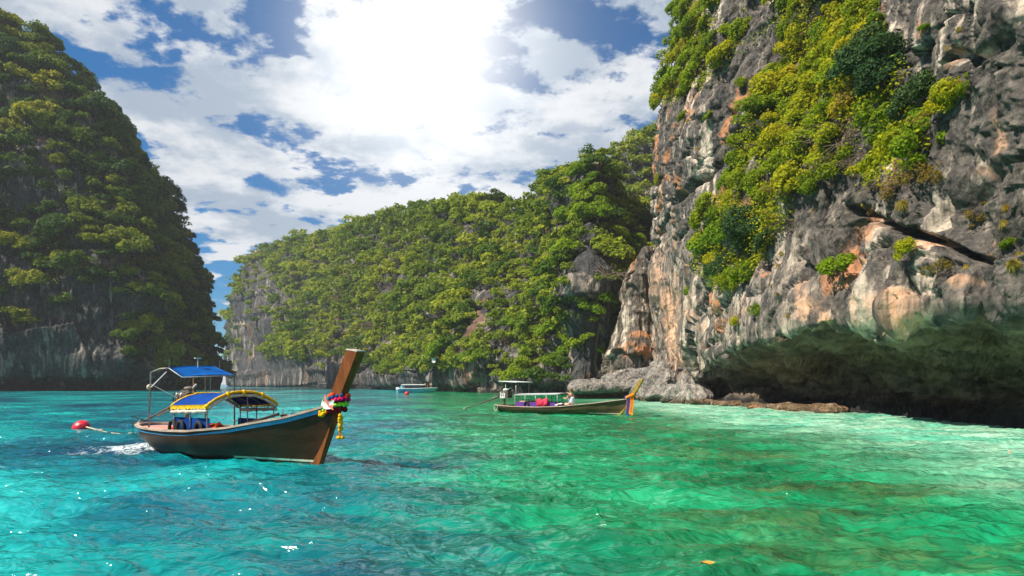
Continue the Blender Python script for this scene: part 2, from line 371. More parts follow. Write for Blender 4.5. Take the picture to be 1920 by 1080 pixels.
M['white_cloth'] = paint('white_cloth', (.74, .74, .74), .8, .08, 9, .15, .2)
M['dark_cloth'] = paint('dark_cloth', (.03, .03, .045), .8, .3, 9, .15, .2)
M['floral_red'] = paint('garland_red', (.72, .07, .02), .8, .3, 26, .1, .5)
M['floral_blue'] = paint('garland_blue', (.02, .09, .28), .8, .3, 26, .1, .5)
M['floral_pink'] = paint('garland_magenta', (.66, .015, .10), .8, .3, 26, .1, .5)
M['floral_green'] = paint('garland_green', (.28, .72, .03), .8, .25, 26, .1, .5)
M['floral_yellow'] = paint('garland_yellow', (.80, .40, .01), .8, .25, 26, .1, .5)
M['floral_dark'] = paint('garland_dark_red', (.16, .006, .012), .8, .3, 26, .1, .5)
M['ribbon_white'] = paint('ribbon_white', (.70, .74, .64), .7, .12, 9, .2, .3)
M['ribbon_salmon'] = paint('ribbon_salmon', (.66, .20, .16), .7, .2, 9, .2, .3)
M['sash_orange'] = paint('sash_orange', (.80, .22, .01), .75, .2, 9, .15, .35)
M['leaf_orange'] = paint('fallen_leaf', (.62, .28, .03), .5, .3, 12, .3, .2)
def cloth(name, col, trans):
    m, n = new_mat(name); co = n('ShaderNodeTexCoord').outputs['Object']
    a = n.noise(co, 2.2, 5, .6).outputs[0]; b = n.noise(co, 40, 2, .5).outputs[0]
    c = n.mix(n.sstep(a, .35, .65), tuple(k * .82 for k in col), tuple(min(1, k * 1.15) for k in col))
    bp = n('ShaderNodeBump', {'Strength': .25, 'Distance': .03, 'Height': n.math('ADD', a, n.math('MULTIPLY', b, .15))}).outputs[0]
    p = n('ShaderNodeBsdfPrincipled', {'Base Color': c, 'Roughness': .7, 'Specular IOR Level': .08, 'Normal': bp})
    t = n('ShaderNodeBsdfTranslucent', {'Color': c})
    n('ShaderNodeOutputMaterial', {0: n('ShaderNodeMixShader', {0: trans, 1: p, 2: t})}); return m
M['tarp_blue'] = cloth('blue_tarpaulin', (.003, .045, .24), .10)
M['shade_blue'] = cloth('blue_shade_sheet', (.004, .10, .38), .25)
M['panel_blue'] = cloth('blue_side_cloth', (.005, .04, .21), .1)
# ------------------------------------------------------------------ water
def water_mat():
    m, n = new_mat('lagoon_water')
    P = n('ShaderNodeNewGeometry').outputs['Position']
    sp = n('ShaderNodeSeparateXYZ', {0: P}); X, Y = sp.outputs[0], sp.outputs[1]
    flat = n.scl(P, 1, 1, 0)
    # what lies below wobbles through the moving surface
    wob = n.vmath('SUBTRACT', n.noise(flat, 1.5, 2, .6, .8).outputs['Color'], (.5, .5, .5))
    Q = n.vmath('ADD', flat, n.scl(wob, 1.6, 1.2, 0))
    sq = n('ShaderNodeSeparateXYZ', {0: Q}); QX, QY = sq.outputs[0], sq.outputs[1]
    big = n.noise(n.scl(Q, 1, .7, 1), .11, 2, .55).outputs[0]
    med = n.noise(n.scl(Q, .8, 1.3, 1), .42, 4, .6).outputs[0]
    fine = n.noise(n.scl(Q, .8, 1.6, 1), 1.7, 3, .6).outputs[0]
    bigc = n.math('SUBTRACT', big, .5)
    # open lagoon: turquoise with deeper blue patches
    teal = n.ramp(n.math('ADD', n.math('MULTIPLY', big, .72), n.math('MULTIPLY', med, .28)), [(.38, (.002, .05, .10)), (.46, (.003, .125, .165)), (.53, (.003, .25, .265)), (.63, (.02, .42, .40))])
    green = n.ramp(n.math('ADD', n.math('MULTIPLY', med, .55), n.math('ADD', n.math('MULTIPLY', fine, .2), n.math('MULTIPLY', big, .25))), [(.36, (.002, .050, .020)), (.46, (.003, .135, .048)), (.56, (.005, .245, .098)), (.69, (.05, .40, .19))])
    edge = n.math('ADD', QX, n.math('ADD', n.math('MULTIPLY', QY, .13), n.math('MULTIPLY', bigc, 14.0)))
    c = n.mix(n.sstep(edge, -4.5, 3.0), teal, green)
    # submerged rock and weed, then pale sand towards the beach under the cliff
    weed = n.noise(n.scl(n.vmath('ADD', Q, (11, 4, 0)), .8, 1.25, 1), .30, 4, .62).outputs[0]
    wz = n.math('MULTIPLY', n.sstep(QX, .5, 4.5), n.math('SUBTRACT', 1.0, n.sstep(n.math('SUBTRACT', QY, QX), 14.0, 30.0)))
    c = n.mix(n.math('MULTIPLY', n.math('MULTIPLY', n.sstep(weed, .50, .64), wz), .55), c, n.mix(n.sstep(fine, .4, .6), (.018, .045, .010), (.10, .105, .02)))
    shore = n.math('ADD', QX, n.math('MULTIPLY', bigc, 9.0))
    far_ = n.math('SUBTRACT', 1.0, n.sstep(QY, 60.0, 95.0))
    c = n.mix(n.math('MULTIPLY', n.math('MULTIPLY', n.sstep(shore, 5.5, 13.0), far_), .95), c, n.mix(n.sstep(med, .38, .62), (.12, .46, .30), (.36, .62, .44)))
    c = n.mix(n.math('MULTIPLY', n.math('MULTIPLY', n.sstep(QX, 15.6, 18.0), n.sstep(QY, 36.0, 46.0)), far_), c, (.46, .44, .30))
    # the open sea outside the bay
    c = n.mix(n.sstep(QY, 260.0, 600.0), c, (.01, .12, .22))
    # wash behind the moving boat's stern
    w = n.vmath('SUBTRACT', Q, (-10.0, 18.0, 0)); w = n.scl(w, 1.0, .62, 0)
    wd = n.math('SUBTRACT', 1.0, n.sstep(n.vmath('LENGTH', w), .2, 1.5))
    foam = n.math('MULTIPLY', wd, n.sstep(n.math('ADD', n.noise(n.scl(flat, 1, .45, 1), 3.4, 6, .75, 1.2).outputs[0], n.math('MULTIPLY', wd, .13)), .54, .66))
    c = n.mix(n.math('MULTIPLY', foam, .85), c, (.70, .78, .78))
    # small waves
    Wv = n.vmath('ADD', flat, n.scl(n.vmath('SUBTRACT', n.noise(flat, .5, 1).outputs['Color'], (.5, .5, .5)), 1.2, 1.2, 0))
    h1 = n.noise(n.scl(Wv, .85, 1.5, 1), 1.3, 2, .55, .5).outputs[0]
    h2 = n.noise(n.scl(Wv, 1.0, 1.5, 1), 4.2, 2, .55, .4).outputs[0]
    h3 = n.noise(n.scl(Wv, .5, .8, 1), .45, 1, .5).outputs[0]
    h = n.math('ADD', n.math('MULTIPLY', h1, .17), n.math('ADD', n.math('MULTIPLY', h2, .080), n.math('MULTIPLY', h3, .22)))
    bp = n('ShaderNodeBump', {'Strength': 1.0, 'Distance': 1.0, 'Height': h}).outputs[0]
    d = n('ShaderNodeBsdfPrincipled', {'Base Color': c, 'Roughness': n.math('ADD', .12, n.math('MULTIPLY', foam, .6)), 'IOR': 1.33, 'Specular IOR Level': .5, 'Normal': bp})
    n('ShaderNodeOutputMaterial', {0: d}); return m
def build_water():
    Yr = np.concatenate([[-400, -60, -10, 1.0, 3.0], np.geomspace(4.5, 75, 330), np.geomspace(80, 500, 60), [900, 2000, 6000, 15000]])
    u = np.concatenate([-np.geomspace(.9, 6, 26)[::-1], np.linspace(-.88, .88, 420), np.geomspace(.9, 6, 26)])
    hw = np.maximum(np.abs(Yr), 4.5)
    X = u[None, :] * hw[:, None]; Y = np.repeat(Yr[:, None], len(u), 1)
    p = np.stack([X, Y, np.zeros_like(X)], -1)
    q = p + .5 * np.stack([pn(p * .3, 5), pn(p * .3, 6), 0 * X], -1)
    z = .11 * pn(q * (.55, .9, 1), 1) +   .085 * ridged(q * (.8, 1.35, 1) * 1.0, 1, 2) + .036 * ridged(q * (2.0, 3.2, 1), 2, 3)
    f = (1 - smooth(45, 75, Y)) * smooth(3.2, 4.6, Y) * (1 - smooth(.84, .9, np.abs(u))[None, :])
    p[..., 2] = (z - .06) * f
    me = np_mesh('water', p.astype(np.float32), grid_faces(len(Yr), len(u))[:, ::-1])
    return tag(link('water', me, water_mat()), kind='structure')
build_water()
# bed of the lagoon, closing the scene from below
tag(link('seabed', np_mesh('seabed', [(-90000, -400, -6), (90000, -400, -6), (90000, 15000, -6), (-90000, 15000, -6)], [(0, 1, 2, 3)]), M['shelf']), kind='structure')

# ------------------------------------------------------------------ cliffs and hills as lofted, broken surfaces
def cr(a, t):                          # Catmull-Rom along axis 0 at parameters t
    nn = len(a); i = np.clip(np.floor(t).astype(int), 0, nn - 2); f = (t - i).reshape(-1, *([1] * (a.ndim - 1)))
    p0, p1, p2, p3 = a[np.maximum(i - 1, 0)], a[i], a[i + 1], a[np.minimum(i + 2, nn - 1)]
    return .5 * (2 * p1 + (p2 - p0) * f + (2 * p0 - 5 * p1 + 4 * p2 - p3) * f ** 2 + (3 * p1 - p0 - 3 * p2 + p3) * f ** 3)
def loft(ribs, su, sv):
    """ribs (n, K, 3) control points; su / sv: samples per span along and up"""
    A = np.array(ribs, float)
    tu = np.concatenate([i + np.arange(c) / c for i, c in enumerate(su)] + [[len(su)]])
    tv = np.concatenate([i + np.arange(c) / c for i, c in enumerate(sv)] + [[len(sv)]])
    B = cr(A, tu); B = cr(np.swapaxes(B, 0, 1), tv)
    return np.swapaxes(B, 0, 1), tu, tv
def normals(G):
    n_ = np.cross(np.gradient(G, axis=0), np.gradient(G, axis=1)); return n_ / (np.linalg.norm(n_, axis=2)[..., None] + 1e-9)
def terrain(name, G, disp, mat, attrs=None):
    n_ = normals(G); G2 = G + n_ * disp[..., None]
    me = np_mesh(name, G2, grid_faces(*G.shape[:2]))
    for k, v in (attrs or {}).items(): vattr(me, k, v)
    o = tag(link(name, me, mat), kind='structure')
    return o, G2, normals(G2)
ST = (1, 1, .45)
def in_poly(px, py, poly):
    c = np.zeros(px.shape, bool); j = len(poly) - 1
    for i in range(len(poly)):
        xi, yi = poly[i]; xj, yj = poly[j]
        c ^= ((yi > py) != (yj > py)) & (px < (xj - xi) * (py - yi) / (yj - yi + 1e-9) + xi); j = i
    return c
def interp_tab(x, xs, ys): return float(np.interp(x, xs, ys))

# ---- right cliff: sheer wall along the right shore with an undercut cave at its foot
PXS = [1227, 1262, 1300, 1350, 1400, 1450, 1500, 1560, 1620, 1700, 1780, 1850, 1920, 2020, 2180, 2450]
YSH = np.interp(PXS, [1227, 1300, 1400, 1500, 1600, 1700, 1800, 1920, 2100, 2450], [88, 64, 52.5, 45.5, 40, 34.5, 30.8, 27.2, 22.5, 17])
LIPY = np.interp(PXS, [1227, 1300, 1350, 1400, 1450, 1560, 1700, 1850, 1920, 2450], [728, 712, 668, 642, 630, 606, 588, 572, 574, 540])
def tab(*v): return np.interp(PXS, [1227, 1300, 1400, 1500, 1600, 1700, 1800, 1920, 2100, 2450], v)
LIPM = tab(1.0, .975, .91, .86, .83, .81, .81, .81, .82, .84)
LEV = [  # (py, depth multipliers)
    (450, tab(1.0, .985, .95, .93, .91, .87, .83, .80, .80, .82)),
    (330, tab(1.01, 1.0, .985, .98, .97, .92, .85, .80, .80, .82)),
    (210, tab(1.02, 1.01, 1.03, 1.06, 1.05, .98, .88, .82, .81, .83)),
    (100, tab(1.03, 1.03, 1.08, 1.13, 1.12, 1.03, .885, .83, .82, .84)),
    (0, tab(1.04, 1.06, 1.12, 1.18, 1.16, 1.06, .90, .85, .83, .85)),
    (-230, tab(1.08, 1.10, 1.16, 1.22, 1.2, 1.1, .95, .9, .88, .9)),
    (-520, tab(1.16, 1.18, 1.22, 1.28, 1.26, 1.16, 1.05, 1.0, 1.0, 1.0)),
    (-470, tab(1.6, 1.6, 1.6, 1.6, 1.6, 1.6, 1.6, 1.6, 1.6, 1.6))]
def shift(px, py):                     # the far edge of the wall leans back to the right higher up
    s = np.interp(py, [-520, 0, 100, 150, 260, 420], [110, 64, 52, 26, 3, 0]); return px + s * max(0, 1 - (px - 1227) / 330)
ribs = []
for i, px in enumerate(PXS):
    Ys, lp, lm = YSH[i], LIPY[i], LIPM[i]; c = np.clip((745 - lp) / 110, 0, 1)
    wl = 720 + 1280 * CAMZ / Ys
    rib = [at(px, wl, Ys) + [0, 0, -2.5], at(px, wl, Ys) + [0, 0, 0.0]]
    for t, mlt, bulge in ((.16, 1.13, 0), (.45, 1.09, 0), (.8, .93, 0)):
        m_ = 1 + (mlt - 1) * c if t < .6 else 1 + (lm - 1) * .42
        rib.append(at(px, wl + (lp - wl) * t, Ys * m_))
    rib.append(at(px, lp, Ys * lm))
    rib.append(at(px, lp - 26 - 20 * (1 - c), Ys * (lm * .985)))
    for py, mm in LEV:
        rib.append(at(shift(px, py), min(py, lp - 60), Ys * mm[i]))
    ribs.append(rib)
def off(rib, dx, dy, f=1.0): return [p * [1, 1, f] + [dx, dy, 0] for p in rib]
ribs = [off(ribs[0], 34, 40), off(ribs[0], 14, 22), off(ribs[0], 3.5, 8)] + ribs
G, tu, tv = loft(ribs, [6, 10, 12, 22, 24] + [44] * 4 + [52, 52, 60, 54, 46, 46, 24, 18, 14], [6, 16, 20, 24, 22, 14, 30, 52, 52, 50, 40, 30, 12, 10])
nu, nv = G.shape[:2]
TV = np.repeat(tv[None], nu, 0)
pxs, pys = proj(G)
sc_ = np.clip(G[..., 1] / 60, .45, .85) * (1 - .55 * smooth(55, 76, G[..., 1]))
wq = G + np.stack([.9 * pn(G * .4, 41), .9 * pn(G * .4, 42), .9 * pn(G * .4, 43)], -1)
su_ = wq[..., 1] + .6 * wq[..., 0]; zv = wq[..., 2]
def jointed(k, seed, dip, asp): return blocks((su_ + dip * zv) / k, (zv - dip * .8 * su_) / (k * asp), seed, .9)
b1, e1 = jointed(6.5, 1, .22, 1.5); b2, e2 = jointed(2.3, 2, .16, 1.7); b3, e3 = jointed(.85, 3, -.2, 1.5)
disp = .9 * fbm(G * .08, 3, 1) + .85 * b1 * sc_ + .20 * b2 * sc_ + .09 * b3 + .16 * (ridged(wq * (.34, .34, .14), 4, 55, .6) - .6) + .17 * (ridged(wq * (.95, .95, .16), 3, 56, .55) - .5) + .10 * (ridged(wq * (1.2, 1.2, 1.5), 3, 57, .6) - .5) + .04 * fbm(G * (1.6, 1.6, 1.0), 4, 3, .6)
flute = ridged(G * (.8, .8, .09) + .5 * pn(G * .3, 9)[..., None], 3, 11)
disp += .10 * flute * (1 - smooth(7.5, 9.5, TV)) + .06 * flute
disp -= .35 * np.exp(-(e1 / .018) ** 2) * smooth(-.1, .15, pn(G * .25, 44)) + .16 * np.exp(-(e2 / .035) ** 2) * smooth(0, .2, pn(G * .35, 45))
disp -= .55 * smooth(.80, .97, ridged(wq * (.16, .16, .24), 1, 51))
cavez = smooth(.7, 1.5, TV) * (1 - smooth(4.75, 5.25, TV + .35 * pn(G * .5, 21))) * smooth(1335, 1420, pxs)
# overhanging ledges and a long slanting crack across the face
disp = np.where(cavez > .02, disp * (1 - .55 * cavez) + cavez * (.25 * ridged(G * (.5, .5, 1.1), 3, 53) + .5 * fbm(G * .3, 2, 54)), disp)
crk = pys - np.interp(pxs, [1560, 1640, 1720, 1800, 1860], [395, 400, 440, 462, 500]); disp -= 1.3 * np.exp(-(crk / 9) ** 2) * ((pxs > 1600) & (pxs < 1860))
crk = pys - np.interp(pxs, [1225, 1265, 1300, 1345, 1400], [470, 395, 350, 315, 235]); disp -= 1.4 * np.exp(-(crk / 8) ** 2) * ((pxs > 1225) & (pxs < 1400))
rust = np.zeros(G.shape[:2])
for cx, cy, rx, ry, a in [(1262, 610, 26, 90, 1), (1275, 660, 18, 40, 1), (1665, 90, 14, 45, .9), (1515, 570, 20, 38, .9), (1635, 495, 20, 16, .9), (1700, 572, 60, 22, .8), (1830, 530, 28, 14, .7), (1765, 470, 18, 14, .7),
                       (1240, 520, 18, 70, .6), (1860, 330, 20, 40, .5), (1885, 240, 8, 45, .6), (1410, 560, 10, 60, .35), (1545, 600, 24, 20, .7), (1300, 560, 14, 60, .45), (1820, 120, 14, 50, .35)]:
    rust = np.maximum(rust, a * np.exp(-(((pxs - cx) / rx) ** 2 + ((pys - cy) / ry) ** 2)))
rust = smooth(.25, .75, rust + .5 * fbm(G * .9, 3, 31))  * (rust > .04)
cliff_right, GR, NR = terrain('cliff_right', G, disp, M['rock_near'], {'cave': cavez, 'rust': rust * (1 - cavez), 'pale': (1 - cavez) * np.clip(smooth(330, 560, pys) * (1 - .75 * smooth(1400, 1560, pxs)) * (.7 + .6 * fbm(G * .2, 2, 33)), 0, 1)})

# ---- rock buttress between the wall and the wooded hill
def simple_rib(px, Yb, levels, top_back=(30, -6)):
    """levels: (px, py, Y) upward from 2.5 m over the water"""
    wl = 720 + 1280 * CAMZ / Yb
    r = [at(px, wl, Yb) + [0, 1.6, -2.5], at(px, wl, Yb) + [0, 1.6, 0.1], at(px, wl, Yb) + [0, 1.1, 1.2], at(px, wl, Yb) + [0, 0, 2.4]] + [at(*l) for l in levels]
    r.append(r[-1] + [0, top_back[0], top_back[1]]); return r
B = []
for px, Yb, tp in [(1128, 104, 700), (1142, 97, 660), (1158, 94, 600), (1176, 92, 535), (1195, 91, 497), (1214, 91, 478), (1235, 92, 470), (1262, 98, 470)]:
    B.append(simple_rib(px, Yb, [(px, 690 * .75 + tp * .25 if tp < 690 else 708, Yb), (px, 690 * .4 + tp * .6 if tp < 690 else 704, Yb + .6), (px + 2, tp + 8, Yb + 1.5), (px + 3, tp, Yb + 4)]))
G, _, _ = loft(B, [14, 18, 20, 20, 20, 16, 8], [4, 8, 8, 20, 30, 30, 8, 6])
su_ = G[..., 0] + .5 * G[..., 1]; fv, _ = blocks((su_ + .1 * G[..., 2]) / 3, (G[..., 2] - .2 * su_) / 7, 9); fv2, _ = blocks(su_ / 1.1, (G[..., 2] + .1 * su_) / 2.5, 10)
terrain('cliff_buttress', G, .9 * fv + .4 * fv2 + .5 * fbm(G * .3, 3, 5) + .3 * ridged(G * (.8, .8, .1), 3, 12), M['rock_buttress'])

# ---- middle hill, wooded, running far out to the left
HR = [(434, 430, 600, 468, 484, 436), (476, 385, 565, 488, 468, 416), (540, 330, 610, 545, 455, 385), (610, 270, 645, 612, 444, 335), (690, 218, 665, 690, 433, 285), (760, 182, 690, 762, 421, 245), (830, 155, 697, 830, 410, 215),
      (885, 138, 640, 885, 404, 195), (945, 121, 697, 945, 405, 178), (1000, 110, 704, 1005, 400, 165), (1045, 104, 694, 1042, 378, 148), (1082, 100, 560, 1083, 352, 126), (1118, 99.5, 540, 1116, 322, 122),
      (1150, 100, 640, 1150, 395, 126), (1180, 99, 640, 1180, 410, 130), (1215, 99, 640, 1215, 400, 132), (1260, 101, 640, 1260, 395, 135)]
Hb = []
for px, Yb, cy, rx, ry, Yr in HR:
    a = np.array([px, cy, Yb + 1.5 + .01 * Yb]); b = np.array([rx, ry, Yr])
    lv = [tuple(a * .5 + .5 * np.array([px, 720 + 1280 * (CAMZ - 2.4) / Yb, Yb])), tuple(a)]
    for t, bl in ((.3, .05), (.62, .05)):
        q = a + (b - a) * t; q[2] -= (Yr - Yb) * bl * 2; lv.append(tuple(q))
    lv.append((rx, ry, Yr)); Hb.append(simple_rib(px, Yb, lv, (40, -14)))
Hb = [off(Hb[0], -8, 150), off(Hb[0], -16, 50)] + Hb
G, tuH, tvH = loft(Hb, [6, 14, 22, 24, 26, 28, 28, 28, 26, 26, 26, 24, 26, 26, 22, 18, 12, 8], [3, 8, 8, 16, 22, 26, 30, 30, 8])
su_ = G[..., 0] * .8 + G[..., 1] * .6; fv, _ = blocks((su_ + .2 * G[..., 2]) / 11, (G[..., 2] - .2 * su_) / 14, 5); fv2, _ = blocks((su_ - .15 * G[..., 2]) / 4, (G[..., 2] + .1 * su_) / 6.5, 6)
disp = 2.2 * fv + .9 * fv2 + 3.0 * fbm(G * .035, 3, 5) + .8 * ridged(G * (.25, .25, .04), 3, 12)
disp *= np.clip(np.repeat(tvH[None], G.shape[0], 0) / 3 - .3, .25, 1)
hill_middle, GH, NH = terrain('hill_middle', G, disp, M['rock_hill'])

# ---- hill behind, closing the bay
Hb = []
for px, ry in [(1040, 430), (1080, 375), (1110, 332), (1138, 303), (1165, 288), (1195, 277), (1230, 268), (1290, 258), (1380, 250)]:
    wl = 720; Hb.append([at(px, 720, 165), at(px, 600, 172), at(px, 500, 182), at(px, .5 * (500 + ry), 192), at(px, ry, 205), at(px, ry, 205) + [0, 40, -10]])
G, _, _ = loft(Hb, [14] * 8, [10, 14, 16, 18, 6])
hill_behind, GB, NB = terrain('hill_behind', G, 3 * fbm(G * .05, 4, 8), M['rock_hill'])

# ---- left headland: steep, wooded above, sheer and undercut below
Lb = []
for px, Yb, rx, ry in [(-620, 120, -620, -150), (-380, 135, -380, -70), (-180, 148, -180, -10), (-60, 156, -60, 40), (20, 160, 20, 78), (85, 163, 88, 118), (145, 165, 145, 198), (200, 167, 196, 250), (240, 169, 234, 325), (270, 171, 256, 402),
                       (292, 173, 272, 482), (310, 175, 286, 556), (322, 178, 298, 620), (328, 183, 308, 675)]:
    hp = 733 - ry; z1 = min(hp * .26, 150)
    dY = hp / 1280 * 165
    lv = [(px, 733 - z1 * .55, Yb - .5), (px - (px - rx) * .2, 733 - z1, Yb + 1.5), (px - (px - rx) * .45, 733 - z1 - (hp - z1) * .36, Yb + dY * .13), (px - (px - rx) * .75, 733 - z1 - (hp - z1) * .72, Yb + dY * .30), (rx, ry, Yb + dY * .52)]
    wl = 720 + 1280 * CAMZ / Yb
    r = [at(px, wl, Yb) + [0, 3.0, -2.5], at(px, wl, Yb) + [0, 3.0, 0.2], at(px, wl, Yb) + [0, 2.2, 2.6], at(px, wl, Yb) + [0, 0, 4.2]] + [at(*l) for l in lv]
    r.append(r[-1] + [0, 40, -12]); Lb.append(r)
Lb += [off(Lb[-1], -12, 14), off(Lb[-1], -40, 40)]
G, tuL, tvL = loft(Lb, [8, 14, 24, 22, 24, 24, 24, 24, 24, 22, 20, 18, 16, 14, 8], [3, 8, 8, 20, 26, 36, 36, 34, 8])
su_ = G[..., 0] + .4 * G[..., 1]; fv, _ = blocks((su_ + .2 * G[..., 2]) / 9, (G[..., 2] - .2 * su_) / 12, 7); fv2, _ = blocks((su_ - .15 * G[..., 2]) / 3, (G[..., 2] + .1 * su_) / 5, 8)
disp = 2.0 * fv + .8 * fv2 + 2.6 * fbm(G * .05, 3, 15) + .7 * ridged(G * (.3, .3, .05), 3, 22)
disp *= np.clip(np.repeat(tvL[None], G.shape[0], 0) / 3 - .3, .2, 1)
headland, GL, NL = terrain('cliff_left', G, disp, M['rock_left'])
# ------------------------------------------------------------------ plants
def leaf_cloud(rng, centres, radii, count, size, flat=.75, updraft=.5, long=1.5):
    """diamond leaves on the upper shells of clumps -> V (n,4,3), clump height share per leaf"""
    w = radii ** 2; k = rng.choice(len(centres), count, p=w / w.sum())
    d = rng.normal(size=(count, 3)); d[:, 2] = np.abs(d[:, 2]) * 1.0 - .35; d /= np.linalg.norm(d, axis=1)[:, None]
    r = radii[k] * (.55 + .5 * rng.rand(count) ** .6)
    c = centres[k] + d * r[:, None] * (1, 1, flat)
    nn = d + rng.normal(size=(count, 3)) * .55 + (0, 0, updraft); nn /= np.linalg.norm(nn, axis=1)[:, None]
    a = np.cross(nn, rng.normal(size=(count, 3))); a /= np.linalg.norm(a, axis=1)[:, None] + 1e-9; b = np.cross(nn, a)
    s = size * (.6 + .8 * rng.rand(count))[:, None]
    V = np.stack([c - a * s * long * .5, c - b * s * .5 + nn * s * .12, c + a * s * long * .5, c + b * s * .5 + nn * s * .12], 1)
    return V
def crown_shape(rng, nclump, spread=.72, rmin=.18, rmax=.46, height=.62):
    d = rng.normal(size=(nclump, 3)); d[:, 2] = np.abs(d[:, 2]) - .25; d /= np.linalg.norm(d, axis=1)[:, None]
    c = d * (spread * (.45 + .6 * rng.rand(nclump) ** .5))[:, None] * (1, 1, height)
    c *= (1 + .22 * rng.normal(), 1 + .22 * rng.normal(), .75 + .6 * rng.rand()); return c, rmin + (rmax - rmin) * rng.rand(nclump)
PROTO = {}
def proto(kind, i, nclump, leaves, size, mat, lift=.85, height=.62, trunk=True, flat=.75, long=1.5, bark='bark'):
    rng = np.random.RandomState(hash_(kind) + i * 13)
    c, r = crown_shape(rng, nclump, height=height)
    V = leaf_cloud(rng, c, r, leaves, size, flat, long=long) + (0, 0, lift)
    me = np_mesh('crown', V.reshape(-1, 3), np.arange(leaves * 4).reshape(-1, 4), False); vattr(me, 'leaf', np.repeat(rng.rand(leaves), 4)); me.materials.append(M[mat])
    tm = None
    if trunk:
        b = MB(); top = Vector((.05 * rng.normal(), .05 * rng.normal(), lift * .75))
        b.tube([(0, 0, -.45), (0.03, 0, .1), (top * .6 + Vector((.04, .03, 0))), top], [.075, .055, .042, .03], 6)
        for q in c[np.argsort(-r)[:7]]:
            e = Vector(q) + Vector((0, 0, lift)); mid = (top + e) / 2 + Vector((0, 0, -.06)); b.tube([top * (.7 + .3 * rng.rand()), mid, e], [.03, .02, .008], 5)
        tm = bpy.data.meshes.new('trunk'); tm.from_pydata(b.v, [], b.f); tm.update(); tm.materials.append(M[bark])
        tm.polygons.foreach_set('use_smooth', [True] * len(tm.polygons))
    PROTO.setdefault(kind, []).append((me, tm))
def hash_(s): return sum(ord(ch) * (i + 1) for i, ch in enumerate(s)) % 9973
for i in range(6): proto('headland', i, 15, 1700, .100, 'leaf_left', .75, .75, flat=.8)
for i in range(6): proto('hill', i, 13, 1000, .125, 'leaf_hill', .75, .62)
for i in range(3): proto('lime', i, 13, 1300, .105, 'leaf_lime', .7, .66)
for i in range(5): proto('shrub', i, 12, 1500, .088, 'leaf_near', .45, .7, flat=.85)
for i in range(2): proto('dark', i, 16, 2600, .075, 'leaf_dark', .5, .75)
for i in range(2): proto('dry', i, 9, 520, .075, 'leaf_dry', .45, .8, bark='twig')
def grass_proto(i):
    rng = np.random.RandomState(50 + i); m = 170; a = rng.rand(m) * 6.283; t = rng.rand(m); L = .6 + .5 * rng.rand(m)
    d = np.stack([np.cos(a) * (.25 + .5 * t), np.sin(a) * (.25 + .5 * t), .35 + .5 * (1 - t)], -1); w = np.stack([-np.sin(a), np.cos(a), 0 * a], -1) * .03
    p1 = d * (L * .55)[:, None]; p2 = p1 + (d * (1, 1, 0) * .9 + (0, 0, -.75)) * (L * .6)[:, None]
    V = np.stack([-w, w, p1 + w * .8, p1 - w * .8, p1 - w * .8, p1 + w * .8, p2 + w * .1, p2 - w * .1], 1)
    me = np_mesh('blades', V.reshape(-1, 3), np.arange(m * 8).reshape(-1, 4), False); vattr(me, 'leaf', np.repeat(rng.rand(m), 8)); me.materials.append(M['grass_tuft'])
    PROTO.setdefault('grass', []).append((me, None))
for i in range(3): grass_proto(i)
def twig_proto(i):
    rng = np.random.RandomState(80 + i); b = MB()
    for k in range(46):
        a = rng.rand() * 6.283; p = Vector((.35 * rng.normal(), .2 * rng.normal(), 0)); pts = [p]; d = Vector((math.cos(a) * .8, math.sin(a) * .8, .5 + .6 * rng.rand()))
        for s in range(5): d = d + Vector((.3 * rng.normal(), .3 * rng.normal(), -.22)); pts.append(pts[-1] + d * .24)
        b.tube(pts, [.016, .014, .012, .010, .007, .003], 4)
    me = bpy.data.meshes.new('branches'); me.from_pydata(b.v, [], b.f); me.update(); me.materials.append(M['twig']); PROTO.setdefault('bare', []).append((me, None))
for i in range(2): twig_proto(i)

def plant(name, kind, rng, p, nrm, scale, lean=.35, squash=1.0, crown_name='crown'):
    cm, tm = PROTO[kind][rng.randint(len(PROTO[kind]))]
    o = empty(name, p); up = Vector((0, 0, 1)) * (1 - lean) + Vector(nrm) * lean
    q = up.to_track_quat('Z', 'Y') @ Matrix.Rotation(rng.rand() * 6.283, 3, 'Z').to_quaternion()
    o.rotation_euler = q.to_euler(); o.scale = (scale, scale, scale * squash)
    link(crown_name, cm, None, o)
    if tm: link('trunk' if kind in ('headland', 'hill', 'lime', 'dark') else 'stem', tm, None, o)
    return o
def scatter(rng, P, Nn, w, n_max, dist, tries=9000):
    """random surface points at least dist apart -> indices"""
    P = P.reshape(-1, 3); w = w.reshape(-1); ok = np.where(w > 0)[0]
    if not len(ok): return []
    cand = rng.choice(ok, min(tries, len(ok)), replace=False, p=w[ok] / w[ok].sum()); out = []; cell = {}
    for i in cand:
        p = P[i]; dd = dist(p) if callable(dist) else dist; key = tuple((p // 6).astype(int)); good = True
        for a in (-1, 0, 1):
            for b in (-1, 0, 1):
                for c in (-1, 0, 1):
                    for j in cell.get((key[0] + a, key[1] + b, key[2] + c), ()):
                        if ((P[j] - p) ** 2).sum() < dd * dd: good = False; break
                    if not good: break
                if not good: break
            if not good: break
        if good:
            out.append(i); cell.setdefault(key, []).append(i)
            if len(out) >= n_max: break
    return out
def area_w(G):
    a = np.linalg.norm(np.cross(np.gradient(G, axis=0), np.gradient(G, axis=1)), axis=2); return a
def facing(G, N_):
    v = G - np.array([0, 0, CAMZ]); return -(v * N_).sum(-1) / np.linalg.norm(v, axis=-1)
